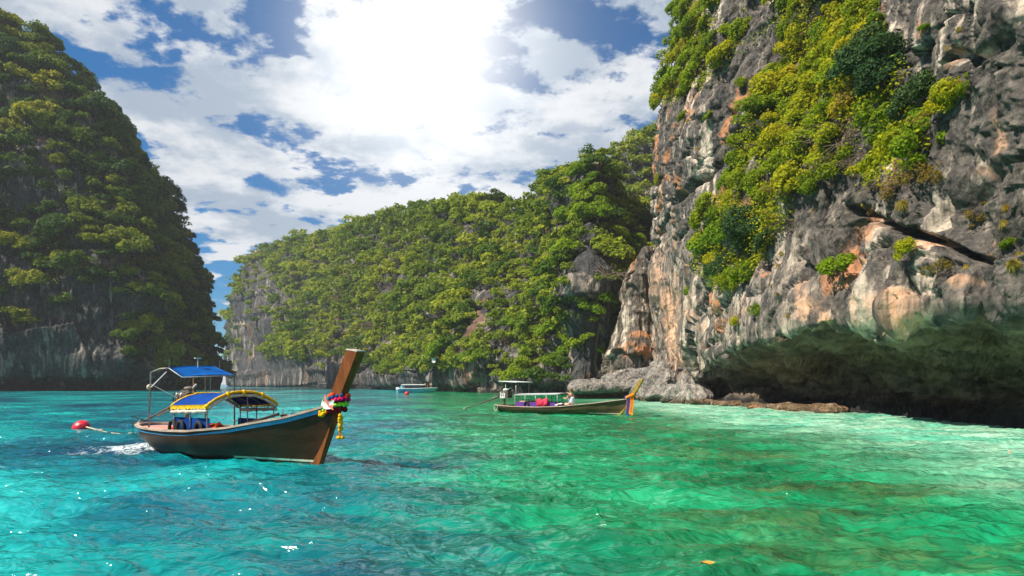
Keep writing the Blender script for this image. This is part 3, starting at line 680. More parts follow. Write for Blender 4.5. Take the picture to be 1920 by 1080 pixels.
def name_rows(objs, bands, tail, what, cat, group):
    """objs: (object, px, py, adjective); label each by its row on the slope and its place counted from the left"""
    rows = {}
    for o, px, py, adj in objs:
        k = next(i for i, b in enumerate(bands) if py < b[0]); rows.setdefault(k, []).append((px, o, adj))
    for k, r in rows.items():
        for j, (px, o, adj) in enumerate(sorted(r, key=lambda t: t[0])):
            tag(o, f'{adj} {what}, {ordinal(j + 1)} from left {bands[k][1]} {tail}', cat, group)

def ground_cover(name, label, G, Nn, w, count, size, rng, mat, lump=1.0, depth=.8):
    """low leaves over rock: leaf clouds on lumps scattered over the surface"""
    P = G.reshape(-1, 3); Nf = Nn.reshape(-1, 3); w = w.reshape(-1); k = rng.choice(len(P), count, p=w / w.sum())
    d = rng.normal(size=(count, 3)) * lump * (1, 1, .6); c = P[k] + d * .6 + Nf[k] * (depth * rng.rand(count) ** 2)[:, None]
    nn = Nf[k] * .8 + rng.normal(size=(count, 3)) * .6 + (0, 0, .6); nn /= np.linalg.norm(nn, axis=1)[:, None]
    a = np.cross(nn, rng.normal(size=(count, 3))); a /= np.linalg.norm(a, axis=1)[:, None] + 1e-9; b = np.cross(nn, a); s_ = size * (.6 + .8 * rng.rand(count))[:, None]
    V = np.stack([c - a * s_ * .75, c - b * s_ * .5, c + a * s_ * .75, c + b * s_ * .5], 1).reshape(-1, 3)
    me = np_mesh(name, V, np.arange(len(V)).reshape(-1, 4), False)
    vattr(me, 'rnd', np.repeat(np.clip(.5 + .9 * pn(c * .22 / max(lump, .5), 91), 0, .999), 4)); vattr(me, 'leaf', np.repeat(rng.rand(count), 4))
    return tag(link(name, me, M[mat]), label, 'ground cover', kind='stuff')
# ---- trees of the left headland
rng = np.random.RandomState(3)
px, py = proj(GL); fc = facing(GL, NL)
w = area_w(GL) * (fc > -.4) * (px > -120) * (py > -120)
tl = np.repeat(tvL[None], GL.shape[0], 0)
nz = fbm(GL * .06, 3, 61)
w = w * np.where(tl > 5.0, 1.0, np.where(tl > 3.6, np.where(px > 235, .9, .22 * (nz > .0) * (tl > 4.2)), 0)) * (tl < np.where(px > 150, 8.95, 8.35)) * np.where((tl > 5) & (nz < -.42) & (py > 190) & (tl < 6.4), 0.1, 1)
w *= np.where((tl < 5.6) & (px < 235), np.where(in_poly(px, py, [(0, 560), (90, 530), (230, 560), (260, 640), (180, 700), (0, 700)]), .05, .6), 1)
w = w * (px > -45)
idx = scatter(rng, GL, NL, w, 520, lambda p: 3.3, 30000)
objs = []; LREST = idx[185:]
for i in idx[:185]:
    p = GL.reshape(-1, 3)[i]; nr = NL.reshape(-1, 3)[i]; s = (2.7 + 3.2 * rng.rand() ** 1.8)
    kind = 'headland'
    o = plant('broadleaf_tree', kind, rng, p - nr * .5, nr, s, .42, .95)
    X, Yp = proj(p); objs.append((o, X, Yp, 'wide' if s > 4.6 else 'small' if s < 3.2 else 'bushy'))
name_rows(objs, [(120, 'along the crest'), (230, 'in the top row'), (320, 'in the upper row'), (400, 'in the middle row'), (490, 'in the fourth row'), (590, 'in the lower row'), (9999, 'in the bottom row')], 'of left headland', 'green tree', 'tree', 'trees on the left headland')
N_LEFT = len(idx)
LEFT_WOOD = (GL.reshape(-1, 3)[LREST], NL.reshape(-1, 3)[LREST])
gw = w * (1 + 3 * (fbm(GL * .12, 3, 62) > 0)) * (tl > np.where(px > 235, 3.6, 4.6))
ground_cover('ground_cover', 'low scrub filling the gaps between trees of the left headland', GL, NL, gw * (fbm(GL * .16, 3, 64) > -.1), 34000, .32, rng, 'leaf_left', 1.2, 1.2)

# ---- trees of the middle hill: the nearest and largest singly, the rest as one wood
rng = np.random.RandomState(5)
px, py = proj(GH); fc = facing(GH, NH); th = np.repeat(tvH[None], GH.shape[0], 0)
w = area_w(GH) * (fc > -.3) * (th < 8.3) * (th > 3.4)
face = in_poly(px, py, [(400, 740), (400, 380), (474, 380), (492, 505), (540, 555), (525, 620), (490, 665), (520, 700), (520, 740)])
bare = face | in_poly(px, py, [(430, 720), (430, 655), (560, 680), (650, 672), (700, 690), (712, 740), (430, 740)]) \
    | in_poly(px, py, [(880, 540), (925, 545), (925, 660), (880, 650)]) | in_poly(px, py, [(1072, 440), (1120, 430), (1145, 470), (1120, 600), (1070, 560)]) | in_poly(px, py, [(1070, 625), (1150, 600), (1150, 745), (1060, 745)]) | in_poly(px, py, [(715, 515), (765, 520), (760, 565), (710, 560)])
nz = fbm(GH * .05, 3, 71)
w = w * np.where(face, .006, np.where(bare, .012, 1.0)) * np.where((nz < -.5), .3, 1) * np.where((th < 5.0) & (px < 760), .5, 1) * np.where(py > 700, .25 * (px > 700), 1)
idx = scatter(rng, GH, NH, w, 3300, lambda p: 1.95 + max(0, p[1] - 130) * .003, 22000)
PH = GH.reshape(-1, 3)[idx]; NHf = NH.reshape(-1, 3)[idx]
rad = (1.0 + 1.9 * rng.rand(len(idx)) ** 2.6) * (1 + np.clip(PH[:, 1] - 140, 0, 300) * .0016)
rad *= np.where(pn(PH * .04, 77) > .25, 1.25, 1)
size_px = rad / PH[:, 1]; order = np.argsort(-size_px); single = set(order[:130].tolist())
objs = []
for j in order[:130]:
    p, nr = PH[j], NHf[j]; X, Yp = proj(p)
    lime = (Yp > 560 and X > 900 and rng.rand() < .75) or (X > 1050 and rng.rand() < .7) or (Yp > 640 and rng.rand() < .5)
    o = plant('broadleaf_tree' if not lime else 'leafy_tree', 'lime' if lime else 'hill', rng, p - nr * .25, nr, rad[j], .35, .95)
    objs.append((o, X, Yp, 'bright lime' if lime else 'deep'))
name_rows(objs, [(370, 'along the crest'), (440, 'in the top row'), (500, 'in the upper row'), (550, 'in the third row'), (600, 'in the middle row'), (640, 'in the fifth row'), (680, 'in the lower row'), (9999, 'in the bottom row')], 'of middle hill', 'green tree', 'tree', 'trees on the middle hill')
def wood(name, label, P, Nn, rad, leaves, size, rng, mat):
    Vs = []; rn = []; lf = []
    for p, nr, r in zip(P, Nn, rad):
        c, rr = crown_shape(rng, 8, .72, .32, .52, .65)
        V = leaf_cloud(rng, c, rr, leaves, size, .75) * r + p + nr * .3 * r + (0, 0, .55 * r)
        Vs.append(V); rn.append(np.full(leaves * 4, np.clip(.45 + .75 * pn(p * .035, 95) + .45 * (rng.rand() - .5) + (.25 if proj(p)[1] > 590 else 0), 0, .999))); lf.append(np.repeat(rng.rand(leaves), 4))
    V = np.concatenate(Vs).reshape(-1, 3); me = np_mesh(name, V, np.arange(len(V)).reshape(-1, 4), False)
    vattr(me, 'rnd', np.concatenate(rn)); vattr(me, 'leaf', np.concatenate(lf))
    return tag(link(name, me, M[mat]), label, 'forest', kind='stuff')
wood('forest', 'smaller trees and scrub between the big crowns of the left headland', LEFT_WOOD[0], LEFT_WOOD[1], 2.0 + 1.5 * rng.rand(len(LEFT_WOOD[0])), 420, .15, rng, 'leaf_left')
rest = [j for j in range(len(idx)) if j not in single]
wood('forest', 'dense green wood covering the far slopes of the middle hill', PH[rest], NHf[rest], rad[rest] * 1.15, 170, .20, rng, 'leaf_hill')
dead = []
for X0, Y0, s in [(560, 520, 4.5), (640, 560, 4), (700, 610, 3.6), (790, 470, 4), (840, 590, 3.4), (905, 500, 3.4), (960, 640, 2.6), (1015, 560, 2.8), (1060, 480, 2.8), (1140, 520, 2.6), (1195, 560, 2.4), (600, 650, 4), (740, 545, 4)]:
    d = (px - X0) ** 2 + (py - Y0) ** 2 + 1e6 * (fc < 0); i = int(d.argmin()); o = plant('bare_tree', 'bare', rng, GH.reshape(-1, 3)[i], NH.reshape(-1, 3)[i], s, .3, 1.5, crown_name='branches'); dead.append((o, X0, Y0, 'leafless'))
name_rows(dead, [(530, 'in the upper row'), (9999, 'in the lower row')], 'of middle hill', 'grey tree', 'tree', 'leafless trees on the middle hill')
px, py = proj(GB); w = area_w(GB) * (px > 1050) * (px < 1300)
ib = scatter(rng, GB, NB, w, 420, 3.4); PB = GB.reshape(-1, 3)[ib]; NBf = NB.reshape(-1, 3)[ib]
wood('forest', 'darker wood on the hill behind, beside the tall right cliff', PB, NBf, 2.4 + 1.2 * rng.rand(len(ib)), 190, .20, rng, 'leaf_hill')

# ---- shrubs, tufts and bare branches on the right cliff
rng = np.random.RandomState(11)
px, py = proj(GR); fc = facing(GR, NR); aw = area_w(GR)
MAIN = [(1480, -40), (1640, -40), (1655, 60), (1690, 120), (1735, 190), (1735, 290), (1690, 340), (1600, 330), (1545, 330), (1490, 390), (1430, 490), (1380, 545), (1320, 530), (1305, 470), (1335, 400), (1380, 320), (1400, 230), (1440, 150), (1500, 100), (1470, 50)]
STRIP = [(1285, -40), (1490, -40), (1480, 30), (1420, 80), (1370, 120), (1320, 170), (1250, 200), (1240, 150), (1280, 90)]
dens = np.where(in_poly(px, py, MAIN), 1.0, np.where(in_poly(px, py, STRIP), .34 * (fbm(GR * .2, 2, 85) > -.1), 0)) * aw * (fc > -.15)
gcw = dens * (fbm(GR * .35, 3, 83) > -.08)
hole = in_poly(px, py, [(1560, 200), (1640, 230), (1640, 330), (1560, 300)]) | in_poly(px, py, [(1400, 300), (1440, 300), (1410, 400), (1380, 400)])
dens = dens * np.where(hole, .12, 1) * np.where(fbm(GR * .25, 2, 81) < -.42, .1, 1)
gcw = gcw * np.where(hole, .15, 1)
ground_cover('ground_cover', 'leafy creepers over the ledges of the right cliff', GR, NR, gcw, 60000, .125, rng, 'leaf_near', .45, .9)
idx = scatter(rng, GR, NR, dens, 215, lambda p: .85 + .012 * max(0, p[1] - 30), 12000)
FR, FN = GR.reshape(-1, 3), NR.reshape(-1, 3); objs = []
for i in idx:
    p, nr = FR[i], FN[i]; X, Yp = proj(p); s = (1.0 + .8 * rng.rand() ** 1.6) * (p[1] / 48) ** .5
    kind = 'shrub'; adj = 'yellow-green'
    t = rng.rand()
    if 1600 < X < 1735 and 110 < Yp < 230: kind, adj, s = 'dark', 'dark blue-green', s * 1.25
    elif Yp > 400 and t < .35: kind, adj = 'dark', 'dark green'
    elif (1430 < X < 1620 and Yp > 330 and t < .5) or t < .06: kind, adj = 'dry', 'sparse brownish'
    elif t > .86: kind, adj = 'lime', 'bright lime'
    o = plant('shrub', kind, rng, p - nr * .12, nr, s, .5); objs.append((o, X, Yp, adj))
# single plants on the bare rock
for X0, Y0, s, kind, adj in [(1582, 522, 1.05, 'lime', 'bright lime'), (1560, 515, .7, 'lime', 'bright lime'), (1790, 185, .75, 'shrub', 'yellow-green'), (1768, 215, .8, 'shrub', 'yellow-green'), (1738, 250, .9, 'lime', 'bright lime'), (1722, 275, .8, 'shrub', 'yellow-green'),
                             (1708, 478, .6, 'shrub', 'yellow-green'), (1760, 520, .6, 'dry', 'sparse brownish'), (1300, 546, .7, 'lime', 'bright lime'), (1362, 530, .75, 'shrub', 'yellow-green'), (1420, 590, .6, 'shrub', 'yellow-green'), (1382, 608, .55, 'shrub', 'yellow-green'), (1238, 335, .8, 'shrub', 'yellow-green'), (1285, 225, .9, 'shrub', 'yellow-green'),
                             (1240, 200, 1.3, 'shrub', 'yellow-green'), (1262, 170, 1.5, 'shrub', 'yellow-green'), (1390, 165, .8, 'shrub', 'yellow-green'), (1335, 222, .6, 'lime', 'bright lime'), (1820, 160, .4, 'shrub', 'yellow-green'), (1830, 415, .45, 'dry', 'sparse brownish'), (1740, 60, .3, 'lime', 'bright lime'),
                             (1905, 470, .45, 'shrub', 'yellow-green'), (1650, 395, .5, 'dry', 'sparse brownish'), (1720, 340, .8, 'dry', 'sparse brownish'), (1690, 355, .8, 'dry', 'sparse brownish'), (1760, 330, .6, 'dry', 'sparse brownish')]:
    d = (px - X0) ** 2 + (py - Y0) ** 2 + 1e6 * (fc < 0); i = int(d.argmin()); o = plant('shrub', kind, rng, FR[i], FN[i], s, .55); objs.append((o, X0, Y0, adj))
name_rows(objs, [(60, 'at the top edge'), (130, 'in the upper row'), (200, 'in the second row'), (270, 'in the third row'), (340, 'in the middle row'), (420, 'in the fifth row'), (9999, 'in the lowest row')], 'of the right cliff', 'shrub', 'shrub', 'shrubs on the right cliff')
tufts = []
for X0, Y0, s in [(1692, 385, .75), (1620, 385, .5), (1465, 478, .5), (1458, 500, .4), (1490, 395, .5), (1478, 592, .32), (1446, 535, .3), (1456, 550, .3), (1800, 55, .32), (1776, 92, .3), (1798, 155, .35), (1885, 388, .35), (1882, 420, .42), (1845, 380, .3), (1900, 498, .6), (1915, 480, .5), (1812, 500, .32),
                  (1290, 228, .6), (1265, 285, .5), (1308, 280, .5), (1420, 140, .5), (1378, 190, .45), (1255, 320, .4), (1330, 140, .5), (1240, 370, .4), (1462, 345, .5), (1835, 410, .3), (1500, 440, .3), (1525, 395, .35)]:
    d = (px - X0) ** 2 + (py - Y0) ** 2 + 1e6 * (fc < 0); i = int(d.argmin()); o = plant('grass_tuft', 'grass', rng, FR[i], FN[i], s * .75, .6, crown_name='blades'); tufts.append((o, X0, Y0, 'straw yellow'))
name_rows(tufts, [(200, 'high up'), (330, 'in the upper part'), (420, 'in the middle'), (9999, 'low down')], 'on the bare right cliff', 'grass tuft', 'grass', 'grass tufts on the right cliff')
bares = []
for X0, Y0, s in [(1570, 250, 1.5), (1610, 240, 1.7), (1590, 280, 1.3), (1540, 265, 1.2), (1480, 420, 1.2), (1660, 340, 1.2), (1400, 420, 1.1), (1620, 300, 1.3), (1700, 320, 1.1), (1360, 480, 1.0)]:
    d = (px - X0) ** 2 + (py - Y0) ** 2 + 1e6 * (fc < 0); i = int(d.argmin()); o = plant('bare_shrub', 'bare', rng, FR[i], FN[i], s, .6, crown_name='branches'); bares.append((o, X0, Y0, 'leafless brown'))
name_rows(bares, [(310, 'in the upper group'), (9999, 'in the lower group')], 'on the right cliff', 'branchy shrub', 'shrub', 'leafless shrubs on the right cliff')
# ------------------------------------------------------------------ long-tail boats
def prof(xs, ys): return lambda x: float(np.interp(x, xs, ys))
def hull_grid(P, n=48, m=12, off_=0.0):
    xs = np.concatenate([np.linspace(P['stern'], P['stern'] + .8, 10)[:-1], np.linspace(P['stern'] + .8, 0.0, n)]); S = []
    for x in xs:
        w = max(P['w'](x) - off_, .012); zt = P['sheer'](x); zk = P['keel'](x) + off_; rk = P['rake'] * smooth(-3.2, 0, x); pw = np.interp(x, [P['stern'], -4, -2, 0], [1.9, 2.3, 1.8, 1.15])
        row = []
        for j in range(m + 1):
            t = j / m; y = w * (1 - (1 - t) ** pw); z = zk + (zt - zk) * t; row.append((x + rk * max(z, -.3), y, z))
        S.append(row)
    return xs, np.array(S)
def longtail(P, name, loc, yaw, mats):
    o = empty(name, loc, yaw)
    xs, S = hull_grid(P); _, I = hull_grid(P, off_=.05)
    F = lambda A, s: [[(p[0], p[1] * s, p[2]) for p in r] for r in A]
    b = MB(); full = np.concatenate([S[:, ::-1] * (1, -1, 1), S[:, 1:]], 1); b.grid(full[:, ::-1])
    e = full[0]; b.add(list(e), [tuple(range(len(e)))])                        # stern
    hull = b.build('hull', mats['hull'], o, True)
    b = MB(); inner = np.concatenate([I[:, ::-1] * (1, -1, 1), I[:, 1:]], 1); b.grid(inner); b.build('inner_planking', mats['inner'], o, True)
    # gunwale cap and coloured rubbing strake along the whole edge, round the stern
    edge = [S[i, -1] for i in range(len(xs) - 1, -1, -1)] + [S[i, -1] * (1, -1, 1) for i in range(len(xs))]
    def strip(dz0, dz1, o0, o1, nm, mt):
        G = []
        E_ = np.array(edge); c = E_.mean(0); t = np.gradient(E_, axis=0); nn = np.stack([-t[:, 1], t[:, 0], 0 * t[:, 0]], -1); nn /= np.linalg.norm(nn, axis=1)[:, None] + 1e-9
        for p, q in zip(E_, nn):
            G.append([p + q * o0 + (0, 0, dz0), p + q * o1 + (0, 0, dz0), p + q * o1 + (0, 0, dz1), p + q * o0 + (0, 0, dz1), p + q * o0 + (0, 0, dz0)])
        MB().grid(G).build(nm, mt, o)
    sgn = -1
    strip(-.015, .03, .05 * sgn * -1, -.05 * sgn * -1, 'gunwale', mats['cap'])
    strip(-.10, -.022, -.005, -.045, 'rubbing_strake', mats['rail']) if P.get('flip') else strip(-.10, -.022, .005, .045, 'rubbing_strake', mats['rail'])
    # painted boot line near the bow
    b = MB(); G1 = []
    for i in range(len(xs)):
        if xs[i] < P['line0']: continue
        zt = P['sheer'](xs[i]); zk = P['keel'](xs[i]); row = []
        for zz_ in (P['linez'], P['linez'] + .045):
            t = (zz_ - zk) / (zt - zk) * 12; j = int(min(max(t, 0), 11)); q = S[i, j] * (1 - (t - j)) + S[i, j + 1] * (t - j); row.append(q + (0, .006, 0))
        G1.append(row)
    b.grid(G1); b.grid([[q * (1, -1, 1) for q in r] for r in G1]); b.build('boot_line', mats['line'], o)
    # stem and tall prow post, one squared timber raked forward
    st = P['stem']; b = MB(); G = []
    for (x, z, d, w, lean) in st:
        G.append([(x + .10 * d, 0, z - lean * .0), (x, w / 2, z), (x - d, w / 2 * 1.0, z + lean * d), (x - d, -w / 2, z + lean * d), (x, -w / 2, z), (x + .10 * d, 0, z)])
    b.grid(G); top = [Vector(p) for p in G[-1][:5]]; b.add(top, [(4, 3, 2, 1, 0)]); prow = b.build('prow_post', mats['prow'], o)
    b = MB(); tp = [p + Vector((0, 0, .004)) for p in top]; tp2 = [p + Vector((.01, 0, .028)) for p in top]; b.add(tp + tp2, [(9, 8, 7, 6, 5)[::-1]] + [(i, (i + 1) % 5, 5 + (i + 1) % 5, 5 + i) for i in range(5)]); b.build('end_grain', mats['end'], prow)
    return o, S, xs
def floor_and_ribs(o, P, z, x0, x1, m_floor, m_rib, nrib=9):
    for k in range(5):                                                     # floor planks
        G = []
        for x in np.linspace(x0, x1, 12):
            w = P['w'](x) * .60; G.append([(x, -w + 2 * w * (k + .04) / 5, z), (x, -w + 2 * w * (k + .96) / 5, z)])
        MB().grid(G, .02).build('floor_plank', m_floor, o)
    for x in np.linspace(x0 + .2, x1 - .1, nrib):
        for s in (-1, 1):
            w = P['w'](x); zt = P['sheer'](x); zk = P['keel'](x); hw = lambda q: (w - .10) * (1 - (1 - (q - zk) / (zt - zk)) ** 1.7); MB().tube([(x, s * hw(q), q) for q in (z, z + (zt - z) * .5, zt - .04)], .028, 5).build('rib', m_rib, o, True)

BX, BY = -4.0, 14.2; D = np.array([.81, -.585]); YAW1 = math.atan2(D[1], D[0])
P1 = dict(stern=-7.1, rake=.47, w=prof([-7.1, -7.0, -6.7, -6.2, -5.6, -4.5, -3.4, -2.2, -.9, 0], [.10, .30, .52, .70, .82, .96, 1.0, .82, .46, .10]),
          sheer=prof([-7.1, -5.8, -4.4, -3.4, -2.2, -.9, 0], [.64, .60, .60, .63, .74, 1.0, 1.30]), keel=prof([-7.1, -5.5, -2, 0], [.05, -.28, -.35, -.35]), line0=-2.4, linez=.07,
          stem=[(.02 - .16, -.4, .34, .10, 0), (.08, .1, .34, .12, 0), (.42, .8, .34, .15, 0), (.66, 1.3, .33, .18, 0), (.95, 1.8, .32, .20, 0), (1.20, 2.22, .32, .215, .10), (1.26, 2.33, .32, .22, .14)])
boat, S1, xs1 = longtail(P1, 'longtail_boat', (BX, BY, 0), YAW1, dict(hull=M['hull_dark'], inner=M['wood_in'], cap=M['cap_paint'], rail=M['blue_paint'], line=M['white_stripe'], prow=M['wood_prow'], end=M['wood_pale']))
tag(boat, 'large dark brown longtail boat with blue rail and tall prow in the foreground', 'boat')
floor_and_ribs(boat, P1, .18, -5.4, -2.3, M['wood_in'], M['wood_rib'], 7)
b = MB(); G = [[(x, y * P1['w'](x) * .93, P1['sheer'](x) - .04) for y in np.linspace(-1, 1, 7)] for x in np.linspace(-6.95, -5.0, 12)]; b.grid(G, .03).build('stern_deck', M['deck_pink'], boat)
b = MB(); G = [[(x, y * P1['w'](x) * .9, P1['sheer'](x) - .06) for y in np.linspace(-1, 1, 5)] for x in np.linspace(-1.1, -.15, 8)]; b.grid(G, .03).build('bow_deck', M['wood_in'], boat)
for x in (-4.75, -3.0, -2.1, -1.5):
    w = P1['w'](x) * .92; MB().box((x, 0, P1['sheer'](x) - .12), (.20, 2 * w, .035)).build('thwart', M['wood_rib'] if x > -2.5 else M['deck_pink'], boat, bevel=.008)
# y > 0 is the far side, y < 0 the side towards the viewer
# barrel-vaulted canopy on posts with yellow edging and rolled side sheets
CX0, CX1, CW = -4.25, -2.75, .88
def vault(x, t, dz=0, sw=1.0): return (x, t * CW * sw, 1.18 + .29 * (1 - abs(t) ** 2.4) + dz + .03 * (x - CX0))
G = [[vault(x, t, -.03 * math.sin(math.pi * (x - CX0) / (CX1 - CX0)) + .012 * math.sin(9 * x + 5 * t)) for t in np.linspace(-1, 1, 21)] for x in np.linspace(CX0, CX1, 12)]
canopy = MB().grid([r[::-1] for r in G], .012).build('canopy', M['tarp_blue'], boat, True)
rj = random.Random(4)
def wavy(pts, r, seed, n_=10):
    q = random.Random(seed); return [(p[0], p[1], p[2] + q.uniform(-1, 1) * r * .25) for p in pts], [r * q.uniform(.8, 1.2) for _ in pts]
for x, nm in ((CX1 + .02, 'front_fringe'), (CX0 - .02, 'rear_fringe')):
    pts, rr = wavy([vault(x, t, .004) for t in np.linspace(-1, 1, 30)], .030, 3); MB().tube(pts, rr, 8).build(nm, M['yellow_cloth'], canopy, True)
    pts, rr = wavy([vault(x + (.01 if x > -3 else -.01), t, -.075, .985) for t in np.linspace(-1, 1, 30)], .036, 5); MB().tube(pts, rr, 8).build('rolled_sheet', M['clear_roll'], canopy, True)
for s in (-1, 1):
    G = []
    for i, x in enumerate(np.linspace(CX0, CX1, 36)):
        dr = .065 + .018 * math.sin(i * 1.9); z0 = vault(x, s)[2]; G.append([(x, s * (CW + .012), z0 + .02), (x, s * (CW + .03 + .012 * math.sin(i * 2.4)), z0 - dr * .5), (x, s * (CW + .018), z0 - dr)])
    MB().grid(G, .008).build('side_fringe', M['yellow_cloth'], canopy, True)
    pts, rr = wavy([(x, s * (CW + .005), vault(x, s)[2] - .13) for x in np.linspace(CX0, CX1, 16)], .045, 9); MB().tube(pts, rr, 8).build('rolled_sheet', M['clear_roll'], canopy, True)
    MB().ball(vault(CX1, s, -.02), .06, 10, 8, (1, 1, .9)).build('corner_bundle', M['yellow_cloth'], canopy, True)
for t in (-.45, .0, .55): MB().tube([vault(CX1 + .03, t, .05), vault(CX1 + .045, t, -.09)], .042, 7).build('tie', M['yellow_cloth'], canopy, True)
for x in np.linspace(CX0 + .05, CX1 - .05, 4): MB().tube([vault(x, t, -.035, .98) for t in np.linspace(-1, 1, 15)], .016, 6).build('hoop', M['steel'], canopy, True)
for x in (CX0 + .05, (CX0 + CX1) / 2, CX1 - .05):
    for s in (-1, 1): MB().tube([(x, s * CW * .97, P1['sheer'](x) - .04), (x, s * CW * .97, vault(x, s)[2])], .016, 6).build('canopy_post', M['steel'], boat, True)
MB().tube([(CX1 + .02, .1, .3), (CX1 + .02, .1, 1.47)], .016, 6).build('canopy_post', M['steel'], boat, True)
MB().tube([(CX1 - .1, 0, 1.5), (CX1 - .1, 0, 1.74)], .009, 5).build('aerial', M['steel'], boat)
# blue side cloth with tyre fenders
panel = MB().grid([[(x, -P1['w'](x) * .84 + .01 * math.sin(x * 14), z) for z in np.linspace(.50, .93, 5)] for x in np.linspace(-4.35, -2.85, 20)], .02).build('side_panel', M['panel_blue'], boat)
for x in (-4.22, -3.86, -3.12):
    w = P1['w'](x) * .84 + .05; MB().tube([(x + .14 * math.cos(a), -w - .012, .665 + .175 * math.sin(a)) for a in np.linspace(0, 2 * math.pi, 20)[:-1]], .042, 8, True).build('tyre_fender', M['rubber'], boat, True)
MB().grid([[(x, P1['w'](x) * .88, z) for z in (.42, .84)] for x in np.linspace(-4.3, -2.6, 8)], .02).build('far_side_panel', M['panel_blue'], boat)
G = [[(x, P1['w'](x) * .9 - .03, z + .01 * math.sin(20 * x)) for z in (.70, .84, .98)] for x in np.linspace(-2.35, -1.15, 16)]
MB().grid(G, .05).build('backrest_cloth', M['red_cloth'], boat, True)
MB().grid([[(x, P1['w'](x) * .9 + .01, z) for z in (.96, 1.02)] for x in np.linspace(-1.9, -1.1, 6)], .05).build('backrest_trim', M['panel_blue'], boat)
for x in (-2.3, -1.75, -1.2): MB().tube([(x, P1['w'](x) * .9, .6), (x, P1['w'](x) * .9, 1.12)], .013, 6).build('rail_post', M['steel'], boat)
MB().tube([(x, P1['w'](x) * .92, P1['sheer'](x) + .16) for x in np.linspace(-4.6, -2.2, 8)], .011, 6).build('hand_rail', M['steel'], boat)
MB().bar((-3.0, -.45, .60), (-1.75, .25, 1.02), .10, .06).build('gangplank', M['wood_black'], boat, bevel=.01)
MB().bar((-2.6, .0, .55), (-1.3, .12, .74), .16, .05).build('plank', M['wood_in'], boat, bevel=.008)
MB().box((-2.4, -.3, .42), (.5, .4, .34)).build('locker', M['wood_black'], boat, bevel=.02)
# sunshade over the helm: thin tilted sheet on four bent poles
RN, RF, FN_, FF = np.array((-5.08, -.52, 2.09)), np.array((-5.08, .66, 2.15)), np.array((-4.47, -.52, 1.86)), np.array((-4.47, .84, 1.92))
G = [[(RN * (1 - u) + RF * u) * (1 - v) + (FN_ * (1 - u) + FF * u) * v + (0, 0, .03 * math.sin(math.pi * u)) for u in np.linspace(0, 1, 9)] for v in np.linspace(0, 1, 6)]
shade = MB().grid([r[::-1] for r in G], .014).build('sunshade', M['shade_blue'], boat, True)
MB().tube([RN, RF, FF, FN_], .013, 6, True).build('shade_frame', M['roof_grey'], shade, True)
for p, q in ((RN, (-5.78, -.66, .58)), (FN_, None), (RF, (-5.6, .72, .58)), (FF, (-4.5, .88, .58))):
    if q is None: continue
    q = Vector(q); p = Vector(p); k = Vector((q.x + (p.x - q.x) * .08, q.y + (p.y - q.y) * .2, p.z - .10)); MB().tube([q, (q * .35 + k * .65), k, (k + p) / 2 + Vector((0, 0, .035)), p], .02, 7).build('shade_pole', M['steel'], boat, True)
MB().tube([(-4.6, .28, 1.35), (-4.6, .28, 1.90)], .013, 6).build('shade_pole', M['steel'], boat)
MB().bar((-5.7, -.64, 1.62), (-5.15, -.54, 2.0), .02, .02).build('brace', M['roof_grey'], boat)
MB().bar((-5.72, -.64, 1.70), (-5.3, -.2, 1.35), .012, .012).build('stay', M['roof_grey'], boat); MB().bar((-4.5, .86, 1.60), (-4.0, .2, 1.5), .010, .010).build('stay', M['rope'], boat)
MB().ball((-5.77, -.66, 1.62), .06, 8, 6, (1, 1, 1.2)).build('rope_knot', M['rope'], boat, True)
b = MB(); b.tube([(-4.95, .15, 2.1), (-4.95, .15, 2.34)], .012, 6); b.box((-4.95, .15, 2.35), (.05, .16, .03)); b.build('lamp_bracket', M['roof_grey'], boat)
MB().tube([(-4.75, .62, 2.0), (-4.75, .62, 2.30)], .007, 5).build('aerial', M['steel'], boat); MB().tube([(-5.1, -.5, 2.1), (-5.1, -.5, 2.32)], .007, 5).build('aerial', M['steel'], boat)
